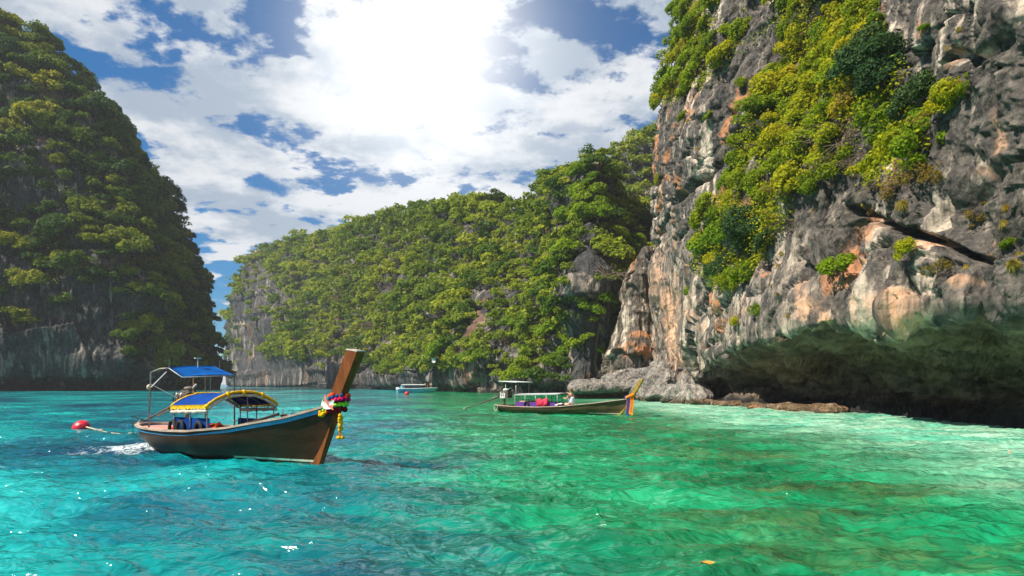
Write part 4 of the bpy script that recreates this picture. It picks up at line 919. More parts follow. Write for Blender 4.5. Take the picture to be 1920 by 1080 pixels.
# engine on its pivot with the long propeller shaft
def engine(parent, x, y, z, tail, sc=1.0, red=True):
    e = bpy.data.objects.new('engine', None); b = MB()
    b.box((x, y, z), (.50 * sc, .30 * sc, .26 * sc)); b.box((x + .05 * sc, y, z + .17 * sc), (.36 * sc, .20 * sc, .12 * sc)); b.ball((x - .28 * sc, y, z + .02), .14 * sc, 10, 8, (.5, 1, 1)); b.box((x + .28 * sc, y, z + .02), (.10 * sc, .34 * sc, .32 * sc))
    eng = b.build('engine', M['iron'], parent, bevel=.02)
    for k in range(4): MB().tube([(x - .16 * sc + .11 * sc * k, y - .12 * sc, z + .1 * sc), (x - .18 * sc + .11 * sc * k, y - .24 * sc, z + .16 * sc), (x - .2 * sc + .1 * sc * k, y - .26 * sc, z - .05 * sc)], .022 * sc, 6).build('exhaust_pipe', M['steel'] if k % 2 else M['iron'], eng, True)
    MB().tube([(x + .1 * sc, y + .05, z + .22 * sc), (x + .26 * sc, y + .03, z + .31 * sc), (x + .40 * sc, y, z + .36 * sc)], .030 * sc, 8).build('air_pipe', M['roof_grey'], eng, True)
    MB().ball((x + .06 * sc, y, z + .26 * sc), .12 * sc, 10, 8, (1.2, 1, .6)).build('fuel_tank', M['iron'] if red else M['white_paint'], eng, True)
    MB().tube([(x - .05, y, z - .12 * sc), (x - .02, y, z - .55 * sc)], .05 * sc, 8).build('pivot_post', M['iron'], parent, True)
    MB().tube([(x + .25 * sc, y, z), (x + .8 * sc, y, z + .12 * sc)], .018 * sc, 6).build('tiller', M['steel'], parent, True)
    t = Vector(tail); a = Vector((x - .3 * sc, y, z - .06)); sh = MB().tube([a, a * .75 + t * .25, t], [.055 * sc, .034 * sc, .022 * sc], 8).build('propeller_shaft', M['iron'], parent, True)
    MB().bar(a + Vector((0, 0, -.05)), a * .45 + t * .55 + Vector((0, 0, -.05)), .03, .05).build('shaft_brace', M['iron'], sh)
    dr = (t - a).normalized(); q = dr.to_track_quat('Z', 'Y').to_matrix(); b = MB(); b.ball(t, .05 * sc, 8, 6)
    for k in range(3):
        an = 2.094 * k; b.box(t + q @ Vector((math.cos(an) * .08, math.sin(an) * .08, 0)) * sc, (.13 * sc, .05 * sc, .012), q @ Matrix.Rotation(an, 3, 'Z') @ Matrix.Rotation(.6, 3, 'X'))
    b.build('propeller', M['cap_paint'], sh)
    return eng
eng1 = engine(boat, -5.75, .32, 1.30, (-8.62, .45, .56), 1.05)
rr_ = random.Random(2)
for k in range(7):
    c = Vector((-5.65 + rr_.uniform(-.2, .25), .25 + rr_.uniform(-.1, .12), 1.44 + rr_.uniform(-.03, .06))); MB().tube([c + Vector((.17 * math.cos(a), .13 * math.sin(a), .03 * math.sin(3 * a + k))) for a in np.linspace(0, 6.283, 16)[:-1]], .020, 6, True).build('rope_coil', M['rope'] if k % 3 == 0 else M['iron'], eng1, True)
MB().tube([(-5.5, .35, 1.2), (-5.5, .35, 1.85)], .028, 6).build('post', M['wood_in'], boat)
b = MB(); b.tube([(-6.9, -.32, .62), (-7.25, -.36, .66), (-7.42, -.30, .84), (-6.95, -.16, .72)], .016, 6); b.build('stern_loop', M['rubber'], boat, True)

# life jackets lying on the stern deck and by the side panel
def life_jacket(loc, rz, label, s=1.0, flat=True):
    o = empty('life_jacket', loc, rz)
    for y in (-.12, .12): MB().box((0, y * s, .05 * s), (.44 * s, .20 * s, .09 * s)).build('foam_panel', M['life_orange'], o, True, bevel=.03)
    MB().tube([(.2 * s, -.12 * s, .06), (.32 * s, 0, .07), (.2 * s, .12 * s, .06)], .045 * s, 8).build('collar', M['life_orange'], o, True)
    MB().box((-.05, 0, .055 * s), (.03, .46 * s, .105 * s)).build('belt', M['dark_cloth'], o)
    if not flat: o.rotation_euler = (0, R(-75), rz)
    return o
def on_boat(x, y, z): c, s_ = math.cos(YAW1), math.sin(YAW1); return (BX + c * x - s_ * y, BY + s_ * x + c * y, z)
tag(life_jacket(on_boat(-4.85, -.25, .58), YAW1 + .4, ''), 'orange life jacket lying under the canopy at the left, beside the stern deck', 'life jacket', 'orange life jackets in the foreground boat')
tag(life_jacket(on_boat(-4.4, .15, .62), YAW1 - .6, ''), 'orange life jacket lying behind the blue side cloth, right of another', 'life jacket', 'orange life jackets in the foreground boat')
tag(life_jacket(on_boat(-2.70, -.62, .56), YAW1 + .1, '', .8, False), 'orange life jacket standing upright beside the blue side cloth of the foreground boat', 'life jacket', 'orange life jackets in the foreground boat')

# garland of ribbons and flowers round the prow
gar = empty('garland', on_boat(.63, 0, 1.31), YAW1)
def ring(nm, z, m, r=.05, a0=0, a1=6.283, tilt=.25, sc=1.0, balls=True, seed=0):
    b = MB(); q = random.Random(seed); cx = -.02 + .47 * z
    for a in np.linspace(a0, a1, max(4, int(22 * (a1 - a0) / 6.283))):
        c = Vector((cx - .06 + .245 * sc * math.cos(a), .165 * sc * math.sin(a), z + tilt * .2 * math.cos(a)))
        if balls: b.ball(c, r * q.uniform(.8, 1.2), 7, 5)
        else: b.ball(c, r, 7, 5, (1, 1, 1.3))
    return b.build(nm, m, gar, True)
ring('flower_ring', .17, M['floral_red'], .050, 2.2, 4.6, seed=1); ring('flower_ring', .13, M['floral_blue'], .044, 4.3, 5.6, seed=2); ring('flower_ring', .12, M['floral_red'], .042, 0, 2.2, seed=9)
ring('flower_ring', .05, M['floral_pink'], .052, -1.4, .9, seed=3); ring('flower_ring', -.06, M['floral_green'], .048, -1.3, .8, seed=4); ring('flower_ring', -.17, M['floral_dark'], .052, -2.2, .6, seed=5)
ring('flower_ring', -.16, M['floral_yellow'], .058, 3.3, 4.6, seed=6, sc=1.05)
def sash(pts, wid, m, nm='ribbon'):
    G = []
    for i, p in enumerate(pts): p = np.array(p, float); G.append([p + (0, 0, wid / 2), p + (0, -.02, 0), p - (0, 0, wid / 2)])
    return MB().grid(G, .012).build(nm, m, gar, True)
sash([(-.36, -.10, .04), (-.30, -.19, -.02), (-.15, -.23, -.04), (.0, -.23, -.03), (.08, -.20, .0)], .15, M['ribbon_white']); sash([(-.24, -.16, .14), (-.16, -.215, .04), (-.04, -.24, -.03), (.08, -.22, -.08)], .09, M['ribbon_salmon']); sash([(-.40, -.06, .06), (-.34, -.18, -.08), (-.22, -.22, -.17)], .06, M['floral_green'])
b = MB(); q = random.Random(8)
for k in range(9): b.ball((-.28 + q.uniform(-.07, .05), -.20 + q.uniform(-.04, .03), -.21 + q.uniform(-.05, .03)), .042, 7, 5)
b.build('flower_bunch', M['floral_yellow'], gar, True)
b = MB()
for k in range(14): b.ball((.17 + q.uniform(-.02, .02), -.13 + q.uniform(-.03, .03), -.24 - k * .022), .043 - .0004 * k, 7, 5)
for k in range(3): b.tube([(.17 + .02 * (k - 1), -.13, -.52), (.17 + .03 * (k - 1), -.13, -.66)], .008, 5)
for k in range(6): b.ball((.17 + .055 * math.cos(k), -.13 + .05 * math.sin(k), -.68), .034, 7, 5)
b.build('tassel', M['floral_yellow'], gar, True)
tag(gar, 'colourful garland of ribbons and flowers tied round the tall brown prow', 'garland')

# mooring buoy, its rope and the frayed knot afloat
bx, by = -10.9, 17.25
bx, by, _ = at(152, 806, 1280 * 1.68 / 86.)
buoy = empty('mooring_buoy', (bx, by, .10), .3); Qr = Matrix.Rotation(R(-18), 3, 'Y') @ Matrix.Rotation(R(25), 3, 'X')
MB().ball((0, 0, .02), .30, 28, 20, (1.0, .95, .80), Qr).build('float_body', M['buoy_red'], buoy, True)
pc = Qr @ Vector((.02, -.12, .165)); MB().tube([pc + Qr @ Vector((.095 * math.cos(a), .075 * math.sin(a), .035 - .02 * math.sin(a) * -1)) for a in np.linspace(0, 6.283, 20)[:-1]], .014, 6, True).build('moulded_rim', M['buoy_red'], buoy, True)
MB().tube([(.22, -.10, .06), (.27, -.12, .03)], .035, 8).build('eyelet', M['buoy_red'], buoy, True)
tag(buoy, 'round red mooring buoy floating to the left of the foreground boat', 'buoy')
k0 = Vector((bx + .27, by - .12, .13)); k3 = Vector(on_boat(-7.3, -.34, .7)); k1 = Vector(at(182, 800, 17.6 * 1.66)); k2 = Vector(at(250, 815, 1280 * 1.67 / 95))
rope = empty('mooring_rope', k0)
def rel(p): return Vector(p) - k0
e1 = k0 + (k2 - k0) * .32 + Vector((0, 0, -.045)); e2 = k0 + (k2 - k0) * .7; e2.z = .015
MB().tube([rel(k0), rel(k0 * .5 + e1 * .5), rel(e1)], .026, 7).build('thick_rope', M['rope'], rope, True); MB().tube([rel(e1), rel((e1 + e2) / 2 + Vector((0, 0, -.02))), rel(e2), rel(k2)], .014, 6).build('thin_rope', M['rope'], rope, True)
b = MB(); q = random.Random(5)
for k in range(6): b.ball(rel(e1) + Vector((q.uniform(-.05, .05), q.uniform(-.03, .03), q.uniform(-.02, .03))), .04, 7, 5)
b.build('knot', M['rope'], rope, True)
b = MB()
for k in range(9): a = rel(k2) + Vector((q.uniform(-.18, .22), q.uniform(-.08, .08), .02)); b.tube([a, a + Vector((q.uniform(-.1, .1), q.uniform(-.06, .06), q.uniform(.02, .07))), a + Vector((q.uniform(-.16, .16), q.uniform(-.08, .08), 0))], .018, 5)
b.build('frayed_knot', M['rope'], rope, True)
MB().tube([rel(k2), rel(k2 * .5 + k3 * .5 + Vector((0, 0, -.08))), rel(k3)], .008, 5).build('line', M['rubber'], rope, True)
tag(rope, 'pale mooring rope with frayed knot running from red buoy to the boat stern', 'rope')

# ------------------------------------------------------------------ second long-tail boat
B2 = at(1163, 780, 36.27); D2 = np.array([.76, -.65]); YAW2 = math.atan2(D2[1], D2[0])
P2 = dict(stern=-8.5, rake=.75, w=prof([-8.5, -8.3, -7.6, -6, -4, -2.5, -1, 0], [.45, .56, .74, .90, .92, .78, .42, .08]), sheer=prof([-8.5, -7, -5, -3.2, -1.6, 0], [.42, .38, .38, .46, .66, .94]), keel=prof([-8.5, -7, -2, 0], [-.05, -.28, -.3, -.3]), line0=-1.9, linez=.10,
          stem=[(-.24, -.3, .26, .10, 0), (.10, .12, .26, .11, 0), (.62, .8, .26, .13, 0), (.85, 1.1, .24, .15, 0), (1.12, 1.5, .22, .16, 0), (1.40, 1.92, .21, .17, 0)])
boat2, S2, xs2 = longtail(P2, 'longtail_boat', (B2[0], B2[1], 0), YAW2, dict(hull=M['weathered'], inner=M['wood_in'], cap=M['cap_paint'], rail=M['weathered'], line=M['white_stripe'], prow=M['prow_yellow'], end=M['prow_yellow']))
tag(boat2, 'weathered grey-green longtail boat with flat grey roof moored near the beach', 'boat')
floor_and_ribs(boat2, P2, .12, -7.4, -3.2, M['wood_in'], M['wood_rib'], 6)
MB().grid([[(x, y * P2['w'](x) * .92, P2['sheer'](x) - .04) for y in np.linspace(-1, 1, 5)] for x in np.linspace(-3.1, -.2, 12)], .03).build('bow_deck', M['wood_rib'], boat2)
MB().grid([[(x, y * P2['w'](x) * .92, P2['sheer'](x) - .05) for y in np.linspace(-1, 1, 5)] for x in np.linspace(-8.4, -7.3, 6)], .03).build('stern_deck', M['wood_rib'], boat2)
roof2 = MB().grid([[(x, y * .80, 1.06 + .06 * (1 - y * y) + .02 * (x + 6)) for y in np.linspace(1, -1, 9)] for x in np.linspace(-6.75, -3.55, 10)], .035).build('roof', M['roof_grey'], boat2, True)
for x in np.linspace(-6.7, -3.6, 5):
    for s in (-1, 1): MB().tube([(x, s * .76, P2['sheer'](x) - .03), (x, s * .76, 1.07 + .02 * (x + 6))], .018, 6).build('roof_post', M['steel'] if x > -6 else M['cap_paint'], boat2, True)
for s in (-1, 1): MB().grid([[(x, s * .80, z) for z in (.34, .66)] for x in np.linspace(-6.6, -3.7, 8)], .03).build('side_panel', M['purple_cloth'], boat2)
MB().box((-6.2, 0, .60), (.6, 1.2, .22)).build('storage_box', M['deck_pink'], boat2, bevel=.03)
MB().tube([(-5.75 + .16 * math.cos(a), -.84, .50 + .18 * math.sin(a)) for a in np.linspace(0, 6.283, 18)[:-1]], .05, 8, True).build('tyre_fender', M['rubber'], boat2, True)
sh2 = MB().grid([[(x, y * .75, 1.84 - .05 * (x + 7.6)) for y in (1, .5, 0, -.5, -1)] for x in np.linspace(-8.0, -6.6, 6)], .03).build('sunshade', M['white_paint'], boat2)
MB().grid([[(x, y * .55, 1.858 - .05 * (x + 7.6)) for y in (1, 0, -1)] for x in np.linspace(-7.5, -6.75, 4)], .012).build('blue_panel', M['shade_blue'], sh2)
for x, y in ((-7.55, -.6), (-6.75, .6), (-6.75, -.6), (-7.55, .6)): MB().tube([(x, y, P2['sheer'](x) - .03), (x, y, 1.84 - .05 * (x + 7.6))], .02, 6).build('shade_pole', M['steel'], boat2, True)
eng2 = engine(boat2, -8.15, .0, 1.02, (-11.4, -.15, .12), 1.25, False)
MB().box((-8.15, -.18, .98), (.42, .08, .30)).build('engine_cover', M['white_paint'], eng2, bevel=.02)
b = MB()
for k in range(4): b.tube([(-8.35 + .14 * math.cos(a) + .02 * k, -.60 - .02 * k, .28 + .19 * math.sin(a)) for a in np.linspace(0, 6.283, 16)[:-1]], .022, 6, True)
b.build('rope_coil', M['rope'], boat2, True)
def on_boat2(x, y, z): c, s_ = math.cos(YAW2), math.sin(YAW2); return (B2[0] + c * x - s_ * y, B2[1] + s_ * x + c * y, z)
lj = empty('life_jacket_bundle', on_boat2(-4.55, -.78, .38), YAW2); q = random.Random(12)
for k in range(5): MB().box((-.28 + .14 * k, -.10 + q.uniform(-.04, .04), .26 + .05 * math.sin(k * 2)), (.24, .18, .40), Matrix.Rotation(q.uniform(-.5, .5), 3, 'Y') @ Matrix.Rotation(q.uniform(-.4, .4), 3, 'X')).build('life_jacket', M['pink_cloth'], lj, True, bevel=.06)
tag(lj, 'bundle of red-pink life jackets hung over the side of the weathered boat', 'life jacket')
g2 = empty('sash', on_boat2(.70, 0, .98), YAW2)
b = MB()
for a in np.linspace(0, 6.283, 18)[:-1]: b.ball((-.08 + .22 * math.cos(a), .17 * math.sin(a), .06 + .09 * math.cos(a)), .085, 8, 6)
b.build('wrap', M['sash_orange'], g2, True)
for x, y, z1, wd, m_ in ((.14, -.17, -.92, .10, 'sash_orange'), (.03, -.20, -.86, .08, 'sash_orange'), (-.15, -.20, -.92, .06, 'shade_blue'), (-.06, -.22, -.98, .035, 'purple_cloth'), (-.20, -.18, -.80, .04, 'ribbon_salmon')):
    MB().grid([[(x + wd * e + .03 * math.sin(6 * t), y - .05 * abs(e) + .02 * math.sin(4 * t), .02 + (z1) * t) for e in (-.5, 0, .5)] for t in np.linspace(0, 1, 8)], .02).build('streamer', M[m_], g2, True)
MB().ball((-.28, -.10, .02), .10, 8, 6).build('blue_wrap', M['shade_blue'], g2, True)
tag(g2, 'orange sash with blue and purple streamers tied to the yellow prow', 'sash')

# ------------------------------------------------------------------ people
def skin_mesh(name, joints, edges, m, parent, sub=1, root=0):
    me = bpy.data.meshes.new(name); me.from_pydata([j[0] for j in joints], edges, []); o = link(name, me, m, parent)
    o.modifiers.new('skin', 'SKIN')
    for i, j in enumerate(joints):
        sv = me.skin_vertices[0].data[i]; r = j[1]; sv.radius = r if hasattr(r, '__len__') else (r, r); sv.use_root = (i == root)
    o.modifiers['skin'].use_smooth_shade = True
    s_ = o.modifiers.new('sub', 'SUBSURF'); s_.levels = sub; s_.render_levels = sub
    return o
def person_seated(loc, rz, label, arm_out=True):
    p = empty('person', loc, rz)     # faces +x; seated with knees forward, upright torso
    J = [((0, 0, .12), (.15, .13)), ((0, 0, .32), (.12, .10)), ((.01, 0, .52), (.15, .10)), ((.01, 0, .60), (.055, .055)), ((.02, 0, .67), (.05, .05)), ((.03, 0, .76), (.085, .10)), ((.03, 0, .83), (.07, .08)),
         ((0, .17, .54), .05), ((.10, .24, .38), .038), ((.26, .20, .40), .030), ((.33, .19, .42), .026),
         ((0, -.17, .54), .05), ((.20, -.24, .56), .038), ((.42, -.24, .64), .030), ((.50, -.24, .67), .026),
         ((.10, .10, .10), .085), ((.42, .14, .14), .065), ((.36, .15, -.02 + .04), .05), ((.10, .15, .04), .04), ((.0, .15, .03), .035),
         ((.10, -.10, .10), .085), ((.44, -.13, .12), .065), ((.40, -.14, .03), .05), ((.14, -.16, .04), .04), ((.04, -.16, .03), .035)]
    E = [(0, 1), (1, 2), (2, 3), (3, 4), (4, 5), (5, 6), (2, 7), (7, 8), (8, 9), (9, 10), (2, 11), (11, 12), (12, 13), (13, 14), (0, 15), (15, 16), (16, 17), (17, 18), (18, 19), (0, 20), (20, 21), (21, 22), (22, 23), (23, 24)]
    skin_mesh('body', J, E, M['skin'], p, 2)
    for s, hx in ((1, (.33, .19, .42)), (-1, (.50, -.24, .67))):       # hands: palm with four fingers and a thumb
        c = Vector(hx); b = MB(); b.ball(c + Vector((.03, 0, .0)), .032, 8, 6, (1.3, .9, .55))
        for k in range(4): b.tube([c + Vector((.06, -.022 + .015 * k, 0)), c + Vector((.09, -.024 + .016 * k, -.004)), c + Vector((.11 - .006 * abs(k - 1.5), -.024 + .016 * k, -.02))], .008, 5)
        b.tube([c + Vector((.02, .03 * s * -1, .0)), c + Vector((.05, .045 * s * -1, .005)), c + Vector((.07, .045 * s * -1, .0))], .009, 5); b.build('hand', M['skin'], p, True)
    skin_mesh('swimsuit', [((0, 0, .10), (.20, .18)), ((0, 0, .32), (.165, .145)), ((.012, 0, .50), (.19, .15))], [(0, 1), (1, 2)], M['swim'], p, 2)
    b = MB(); b.ball((.005, 0, .815), .105, 12, 9, (1, .95, 1.0)); b.ball((-.06, 0, .80), .06, 9, 7); b.build('hair', M['hair_brown'], p, True)
    b = MB(); b.ball((.115, 0, .765), .018, 6, 5, (1, .8, 1.2)); b.build('nose', M['skin'], p, True)
    tag(p, label, 'person'); return p
person_seated(on_boat2(-3.0, -.25, .44), YAW2 + math.pi - .15, 'person in pale blue swimwear sitting on the bow deck with one arm stretched out').scale = (1.15,) * 3
b = MB(); G = [[(u * .36 + .04 * math.sin(5 * v), v * .30 + .03 * math.sin(7 * u), .13 - .10 * abs(u) + .025 * math.sin(9 * u + 6 * v)) for v in np.linspace(-1, 1, 10)] for u in np.linspace(-1, 1, 12)]
tw = b.grid(G, .02).build('towel', M['white_cloth'], None, True); tw.location = on_boat2(-3.55, -.45, .50); tag(tw, 'crumpled white towel beside the person on the weathered boat', 'towel')
def person_standing(loc, rz, top, legs, label, h=1.7, group=None):
    p = empty('person', loc, rz)
    J = [((0, 0, .92), (.14, .11)), ((0, 0, 1.12), (.13, .10)), ((0, 0, 1.36), (.17, .11)), ((0, 0, 1.46), .055), ((0.02, 0, 1.56), (.08, .09)), ((0.02, 0, 1.66), (.07, .08)), ((0, .20, 1.38), .05), ((.04, .25, 1.10), .04), ((.12, .22, .88), .03), ((0, -.20, 1.38), .05), ((.04, -.25, 1.10), .04), ((.12, -.22, .88), .03),
         ((0, .09, .85), .085), ((.02, .10, .48), .06), ((0, .10, .06), .045), ((.14, .10, .03), .035), ((0, -.09, .85), .085), ((.02, -.10, .48), .06), ((0, -.10, .06), .045), ((.14, -.10, .03), .035)]
    E = [(0, 1), (1, 2), (2, 3), (3, 4), (4, 5), (2, 6), (6, 7), (7, 8), (2, 9), (9, 10), (10, 11), (0, 12), (12, 13), (13, 14), (14, 15), (0, 16), (16, 17), (17, 18), (18, 19)]
    skin_mesh('body', J, E, M['skin'], p)
    skin_mesh('shirt', [((0, 0, .93), (.16, .13)), ((0, 0, 1.14), (.15, .12)), ((0, 0, 1.38), (.185, .12))], [(0, 1), (1, 2)], M[top], p)
    skin_mesh('shorts', [((0, 0, .90), (.15, .125)), ((0, .095, .82), .10), ((.01, .10, .60), .085), ((0, -.095, .82), .10), ((.01, -.10, .60), .085)], [(0, 1), (1, 2), (0, 3), (3, 4)], M[legs], p)
    MB().ball((0, 0, 1.66), .10, 8, 6).build('hair', M['hair_brown'], p, True); p.scale = (h / 1.75,) * 3
    return tag(p, label, 'person', group)

# ------------------------------------------------------------------ speedboat by the far shore
SBY = 136.0; sb0 = at(748, 736, SBY); L = 7.8
sp = empty('speedboat', (sb0[0], SBY, 0), R(-6))
w_ = prof([0, .3, 4, 6, 7.2, 7.8], [1.05, 1.2, 1.25, .95, .4, .03]); sz = prof([0, 4, 7.8], [.78, .82, .98]); kz = prof([0, 5, 7, 7.8], [-.3, -.3, .1, .72])
xs = np.linspace(0, L, 40); G = []
for x in xs:
    row = []
    for t in np.linspace(-1, 1, 17): a = abs(t); row.append((x, math.copysign(w_(x) * (1 - (1 - a) ** 1.8), t), kz(x) + (sz(x) - kz(x)) * a ** 1.3))
    G.append(row)
b = MB().grid(G); b.add(G[0], [tuple(range(17))]); b.build('hull', M['speed_blue'], sp, True)
MB().grid([[(x, y * w_(x) * .96, sz(x) - .05) for y in (-1, 0, 1)] for x in xs], .03).build('deck', M['white_paint'], sp)
for s in (-1, 1): MB().tube([(x, s * w_(x), sz(x)) for x in xs], .05, 6).build('rubbing_strake', M['white_paint'], sp, True)
for x in (2.6, 5.4): MB().box((x, -w_(x) * .985, .62), (.45, .04, .16)).build('hull_patch', M['speed_dark'], sp)
for s in (-1, 1): MB().grid([[(x, s * 1.0, z) for z in (.80, 1.42)] for x in (1.3, 2.5, 3.7, 4.9)], .03).build('side_window', M['dark_glass'], sp)
MB().grid([[(4.9, y, .8), (4.55, y, 1.42)] for y in (-1.0, 0, 1.0)], .03).build('windscreen', M['dark_glass'], sp)
MB().grid([[(x, y * 1.12, 1.50 + .08 * (1 - y * y) - .05 * max(0, x - 4.3)) for y in np.linspace(1, -1, 7)] for x in np.linspace(.7, 5.3, 10)], .08).build('roof', M['white_paint'], sp, True)
for x in (.85, 1.3):
    for s in (-1, 1): MB().tube([(x, s * 1.0, .78), (x, s * 1.0, 1.48)], .04, 6).build('roof_post', M['white_paint'], sp)
MB().box((.75, 0, 1.05), (.5, 1.7, .5)).build('rear_bench', M['speed_blue'], sp, bevel=.05)
for y in (-.45, .45):
    b = MB(); b.box((-.25, y, .78), (.42, .32, .55)); b.box((-.22, y, .25), (.16, .16, .8)); b.build('outboard_motor', M['white_paint'], sp, bevel=.06)
for x in (1.6, 2.2): MB().tube([(x, 0, 1.58), (x + .05, 0, 1.95)], .025, 5).build('aerial', M['steel'], sp)
tag(sp, 'light blue speedboat with white roof and dark windows near the far shore', 'boat')
c, s_ = math.cos(R(-6)), math.sin(R(-6))
for k, (x, y, h, top, lg, lb) in enumerate([(5.35, -.1, 1.2, 'white_cloth', 'dark_cloth', 'person in white just ahead of the speedboat windscreen'), (6.35, .1, 1.25, 'white_cloth', 'dark_cloth', 'person in white on the speedboat bow, left of the foremost'), (6.65, -.05, 1.32, 'white_cloth', 'red_cloth', 'person in white and red standing foremost on the speedboat bow'), (5.75, .05, .8, 'dark_cloth', 'dark_cloth', 'person in dark clothes sitting low on the speedboat bow')]):
    person_standing((sb0[0] + c * x - s_ * y, SBY + s_ * x + c * y, .80 - (.05 if h > 1 else .0)), 1.2 + k, top, lg, lb, h, 'people on the speedboat bow')
rb = empty('marker_buoy', at(763, 738.5, 1280 * 1.55 / 18.5) * (1, 1, 0) + (0, 0, .10))
b = MB(); b.ball((0, 0, .08), .36, 18, 12); b.build('float_body', M['buoy_red'], rb, True); MB().tube([(.35 * math.cos(a), .35 * math.sin(a), .02) for a in np.linspace(0, 6.283, 20)[:-1]], .04, 6, True).build('collar', M['life_orange'], rb, True); tag(rb, 'small round red buoy floating in front of the light blue speedboat', 'buoy')
# ------------------------------------------------------------------ boulders, slab and shore rocks
def boulder_mesh(seed, nu=34, nv=22, rough=.35):
    rng = np.random.RandomState(seed); th = np.linspace(0, np.pi, nv); ph = np.linspace(0, 2 * np.pi, nu, endpoint=False)
    d = np.stack([np.sin(th)[:, None] * np.cos(ph)[None], np.sin(th)[:, None] * np.sin(ph)[None], np.repeat(np.cos(th)[:, None], nu, 1)], -1)
    r = np.full(d.shape[:2], 1.25)
    for k in range(15):                      # chop with random planes
        n_ = rng.normal(size=3); n_ /= np.linalg.norm(n_); h = .62 + .34 * rng.rand(); q = d @ n_; r = np.where(q > 1e-3, np.minimum(r, h / np.maximum(q, 1e-3)), r)
    V = d * r[..., None]; V = V * (1 + .10 * fbm(V * 1.6 + seed, 3, seed)[..., None] + .04 * pn(V * 6 + seed, seed)[..., None])
    idx = np.arange(nu * nv).reshape(nv, nu); F = np.stack([idx[:-1], idx[1:], np.roll(idx[1:], -1, 1), np.roll(idx[:-1], -1, 1)], -1).reshape(-1, 4)
    me = np_mesh('boulder', V, F, False); return me
BM = [boulder_mesh(k) for k in range(8)]
for me in BM: me.materials.append(M['boulder'])
SM = [boulder_mesh(20 + k) for k in range(5)]
for me in SM: me.materials.append(M['shelf'])
rng = np.random.RandomState(21)
def rock(me, name, px, py, Y, sx, sy, sz, rot=None):
    p = at(px, py, Y); o = link(name, me); o.location = p; o.scale = (sx, sy, sz); o.rotation_euler = rot if rot is not None else (rng.rand() * .5, rng.rand() * .5, rng.rand() * 6.28); return o
# the big flat slab: its own mesh
def slab():
    xs = np.linspace(-1, 1, 90); a = np.linspace(0, 2 * np.pi, 40, endpoint=False); G = []
    for x in xs:
        e = (1 - abs(x) ** 5) ** .45 if x < 0 else (1 - abs(x) ** 2.5) ** .5; row = []
        for t in a:
            y = math.cos(t); z = math.sin(t); row.append((x * 4.6, 1.9 * e * y, (.62 + .12 * (1 - x)) * e * (abs(z) ** .7) * np.sign(z) * (1.0 if z > 0 else .8) + .10 * x + (.30 * e if y > -.4 and z > .2 else 0)))
        G.append(row)
    V = np.array(G); n_ = V - V.mean(1, keepdims=True); V = V + .12 * fbm(V * .9, 4, 3)[..., None] * n_ + .06 * (ridged(V * (.5, .5, 2.2), 2, 9))[..., None] * n_
    idx = np.arange(90 * 40).reshape(90, 40); F = np.stack([idx[:-1], idx[1:], np.roll(idx[1:], -1, 1), np.roll(idx[:-1], -1, 1)], -1).reshape(-1, 4)[:, ::-1]
    o = link('rock_slab', np_mesh('rock_slab', V, F), M['boulder']); o.location = at(1137, 728, 80.0); o.rotation_euler = (0, 0, .06)
    return tag(o, 'long pale rock slab lying flat at the foot of the cliff, left of the boulders', 'rock')
slab()
for px, Y, s in ((1090, 80.5, 1.3), (1120, 81, 1.5), (1150, 81, 1.5), (1180, 80, 1.6), (1200, 78, 1.5)):
    o = rock(SM[int(px) % 5], 'boulder', px, 743, Y, s * 1.2, s, .75); tag(o, f'dark wet rock, {["leftmost", "second", "third", "fourth", "rightmost"][[1090, 1120, 1150, 1180, 1200].index(px)]} of five holding up the pale slab', 'rock', 'wet rocks under the slab')
BO = [(1168, 716, 86, 2.0, .9), (1192, 712, 85, 1.9, .9), (1215, 705, 84, 1.9, 1.0), (1236, 712, 78, 1.8, 1.1), (1252, 702, 80, 1.7, 1.1), (1228, 728, 72, 1.6, 1.0), (1206, 730, 74, 1.5, 1.0), (1258, 722, 70, 1.7, 1.1), (1244, 740, 66, 1.5, .9), (1222, 744, 68, 1.3, .8), (1270, 738, 64, 1.4, 1.0),
      (1288, 728, 63, 1.5, 1.2), (1284, 748, 60, 1.2, .8), (1270, 700, 76, 1.2, .9), (1240, 690, 84, 1.4, .9), (1222, 696, 88, 1.3, .8), (1186, 722, 79, 1.2, .7), (1310, 742, 58, 1.2, .9), (1204, 744, 70, 1.0, .7), (1262, 752, 61, .9, .6), (1180, 700, 89, 1.2, .7), (1150, 712, 88, 1.3, .6), (1200, 718, 80, 1.0, .6), (1276, 714, 70, .9, .7)]
lab = []
for k, (px, py, Y, s, f) in enumerate(BO): o = rock(BM[k % 8], 'boulder', px, py, Y, s * 1.15, s, s * f * .85); lab.append((o, px, py, 'large' if s > 1.6 else 'small' if s < 1.2 else 'mid-sized'))
name_rows(lab, [(708, 'in the top row'), (724, 'in the second row'), (738, 'in the third row'), (9999, 'in the bottom row')], 'of the heap below the cliff', 'pale boulder', 'boulder', 'boulders heaped below the right cliff')
sh = []
for k in range(26):
    px = 1215 + 360 * (k + rng.rand() * .8) / 26; Ys = np.interp(px, [1227, 1300, 1400, 1500, 1600], [74, 59, 49.5, 43.5, 38.5]) * (.985 + .03 * rng.rand()); s = .45 + .6 * rng.rand() * (Ys / 50); py = 720 + 1280 * (CAMZ - .08) / Ys
    o = rock(SM[k % 5], 'shore_rock', px, py, Ys, s * 1.5, s, s * .42, (0, 0, rng.rand() * 6.28)); sh.append((o, px, py, 'low brown'))
name_rows(sh, [(9999, 'in the line')], 'along the beach under the cliff', 'shore rock', 'rock', 'shore rocks along the beach')
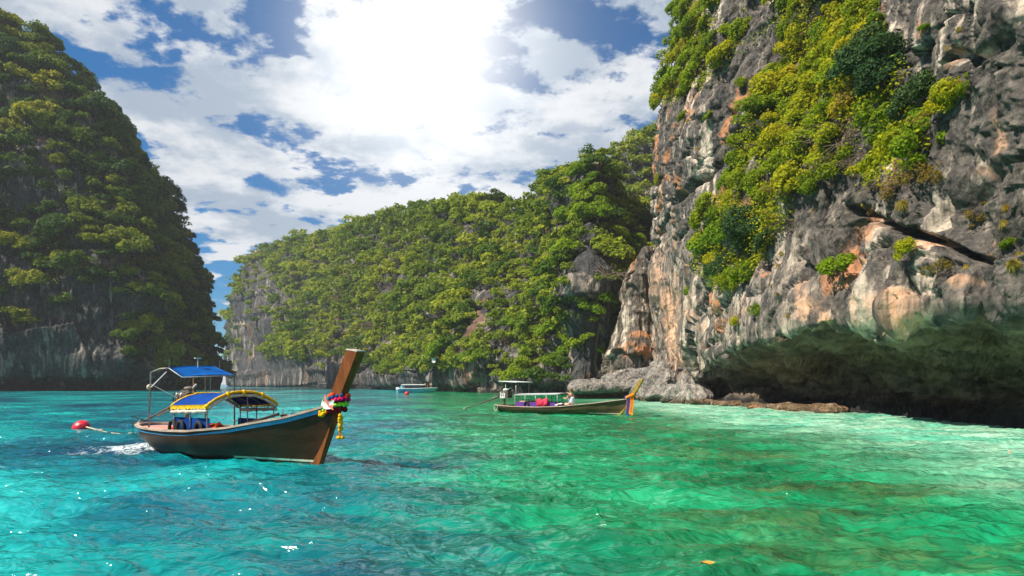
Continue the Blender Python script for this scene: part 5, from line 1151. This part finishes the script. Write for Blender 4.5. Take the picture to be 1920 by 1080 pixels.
# far shore: bamboo pole against the rock, white sheet among the trees
bp = MB().tube([(0, 0, 0), (1.5, .4, 8.0)], .16, 8).build('bamboo_pole', M['wood_rib'], None, True); bp.location = at(563, 726, 268); tag(bp, 'thin yellowish pole leaning on the far rock face behind the prow', 'pole')
ws = MB().grid([[(u * .45, .1 * math.sin(4 * v), v * .9 + .2 * u * u) for v in np.linspace(0, 1, 6)] for u in np.linspace(-1, 1, 7)], .05).build('hanging_sheet', M['white_cloth'], None, True); ws.location = at(813, 680, 146); tag(ws, 'small white sheet hanging among the trees above the speedboat', 'sheet')
# floating leaf and three tiny floats
lf = MB().grid([[(.11 * math.cos(math.pi * u) * -1, v * .055 * math.sin(math.pi * u) + .0, .012 + .02 * v * v + .01 * math.sin(5 * u)) for v in (-1, -.5, 0, .5, 1)] for u in np.linspace(.02, .98, 12)], .003).build('floating_leaf', M['leaf_orange'], None, True); lf.location = at(1335, 1066, 6.29) * (1, 1, 0) + (0, 0, .02); lf.rotation_euler = (0, 0, -.5); lf.scale = (.9,) * 3; tag(lf, 'single orange leaf floating near the bottom edge of the picture', 'leaf')
for k, (px, py) in enumerate([(1826, 838), (1849, 843), (1892, 851)]):
    Y = 2176 / (py - 720); o = empty('small_float', at(px, py, Y) * (1, 1, 0) + (0, 0, .03)); b = MB(); b.ball((0, 0, .01), .05, 10, 8, (1.3, 1, .8)); b.build('float_body', M['ribbon_salmon'], o, True); MB().tube([(.06, 0, .01), (.12, .02, .0)], .008, 5).build('cord', M['rope'], o); tag(o, f'{["left", "middle", "right"][k]} one of three tiny pink floats off the cave', 'float', 'tiny pink floats')
# ------------------------------------------------------------------ haze over the bay
b = MB(); b.box((0, 7300, 59), (184000, 15800, 132))
hm = bpy.data.materials.new('sea_haze'); hm.use_nodes = True; hm.node_tree.nodes.clear(); hn = NT(hm.node_tree)
hv = hn('ShaderNodeVolumePrincipled', {'Color': (.93, .96, 1.0, 1), 'Density': .00022, 'Anisotropy': 0.0}); ho = hn('ShaderNodeOutputMaterial'); hm.node_tree.links.new(hv.outputs[0], ho.inputs['Volume'])
hz = b.build('haze', hm); tag(hz, 'thin pale sea haze filling the bay', 'haze', kind='stuff')
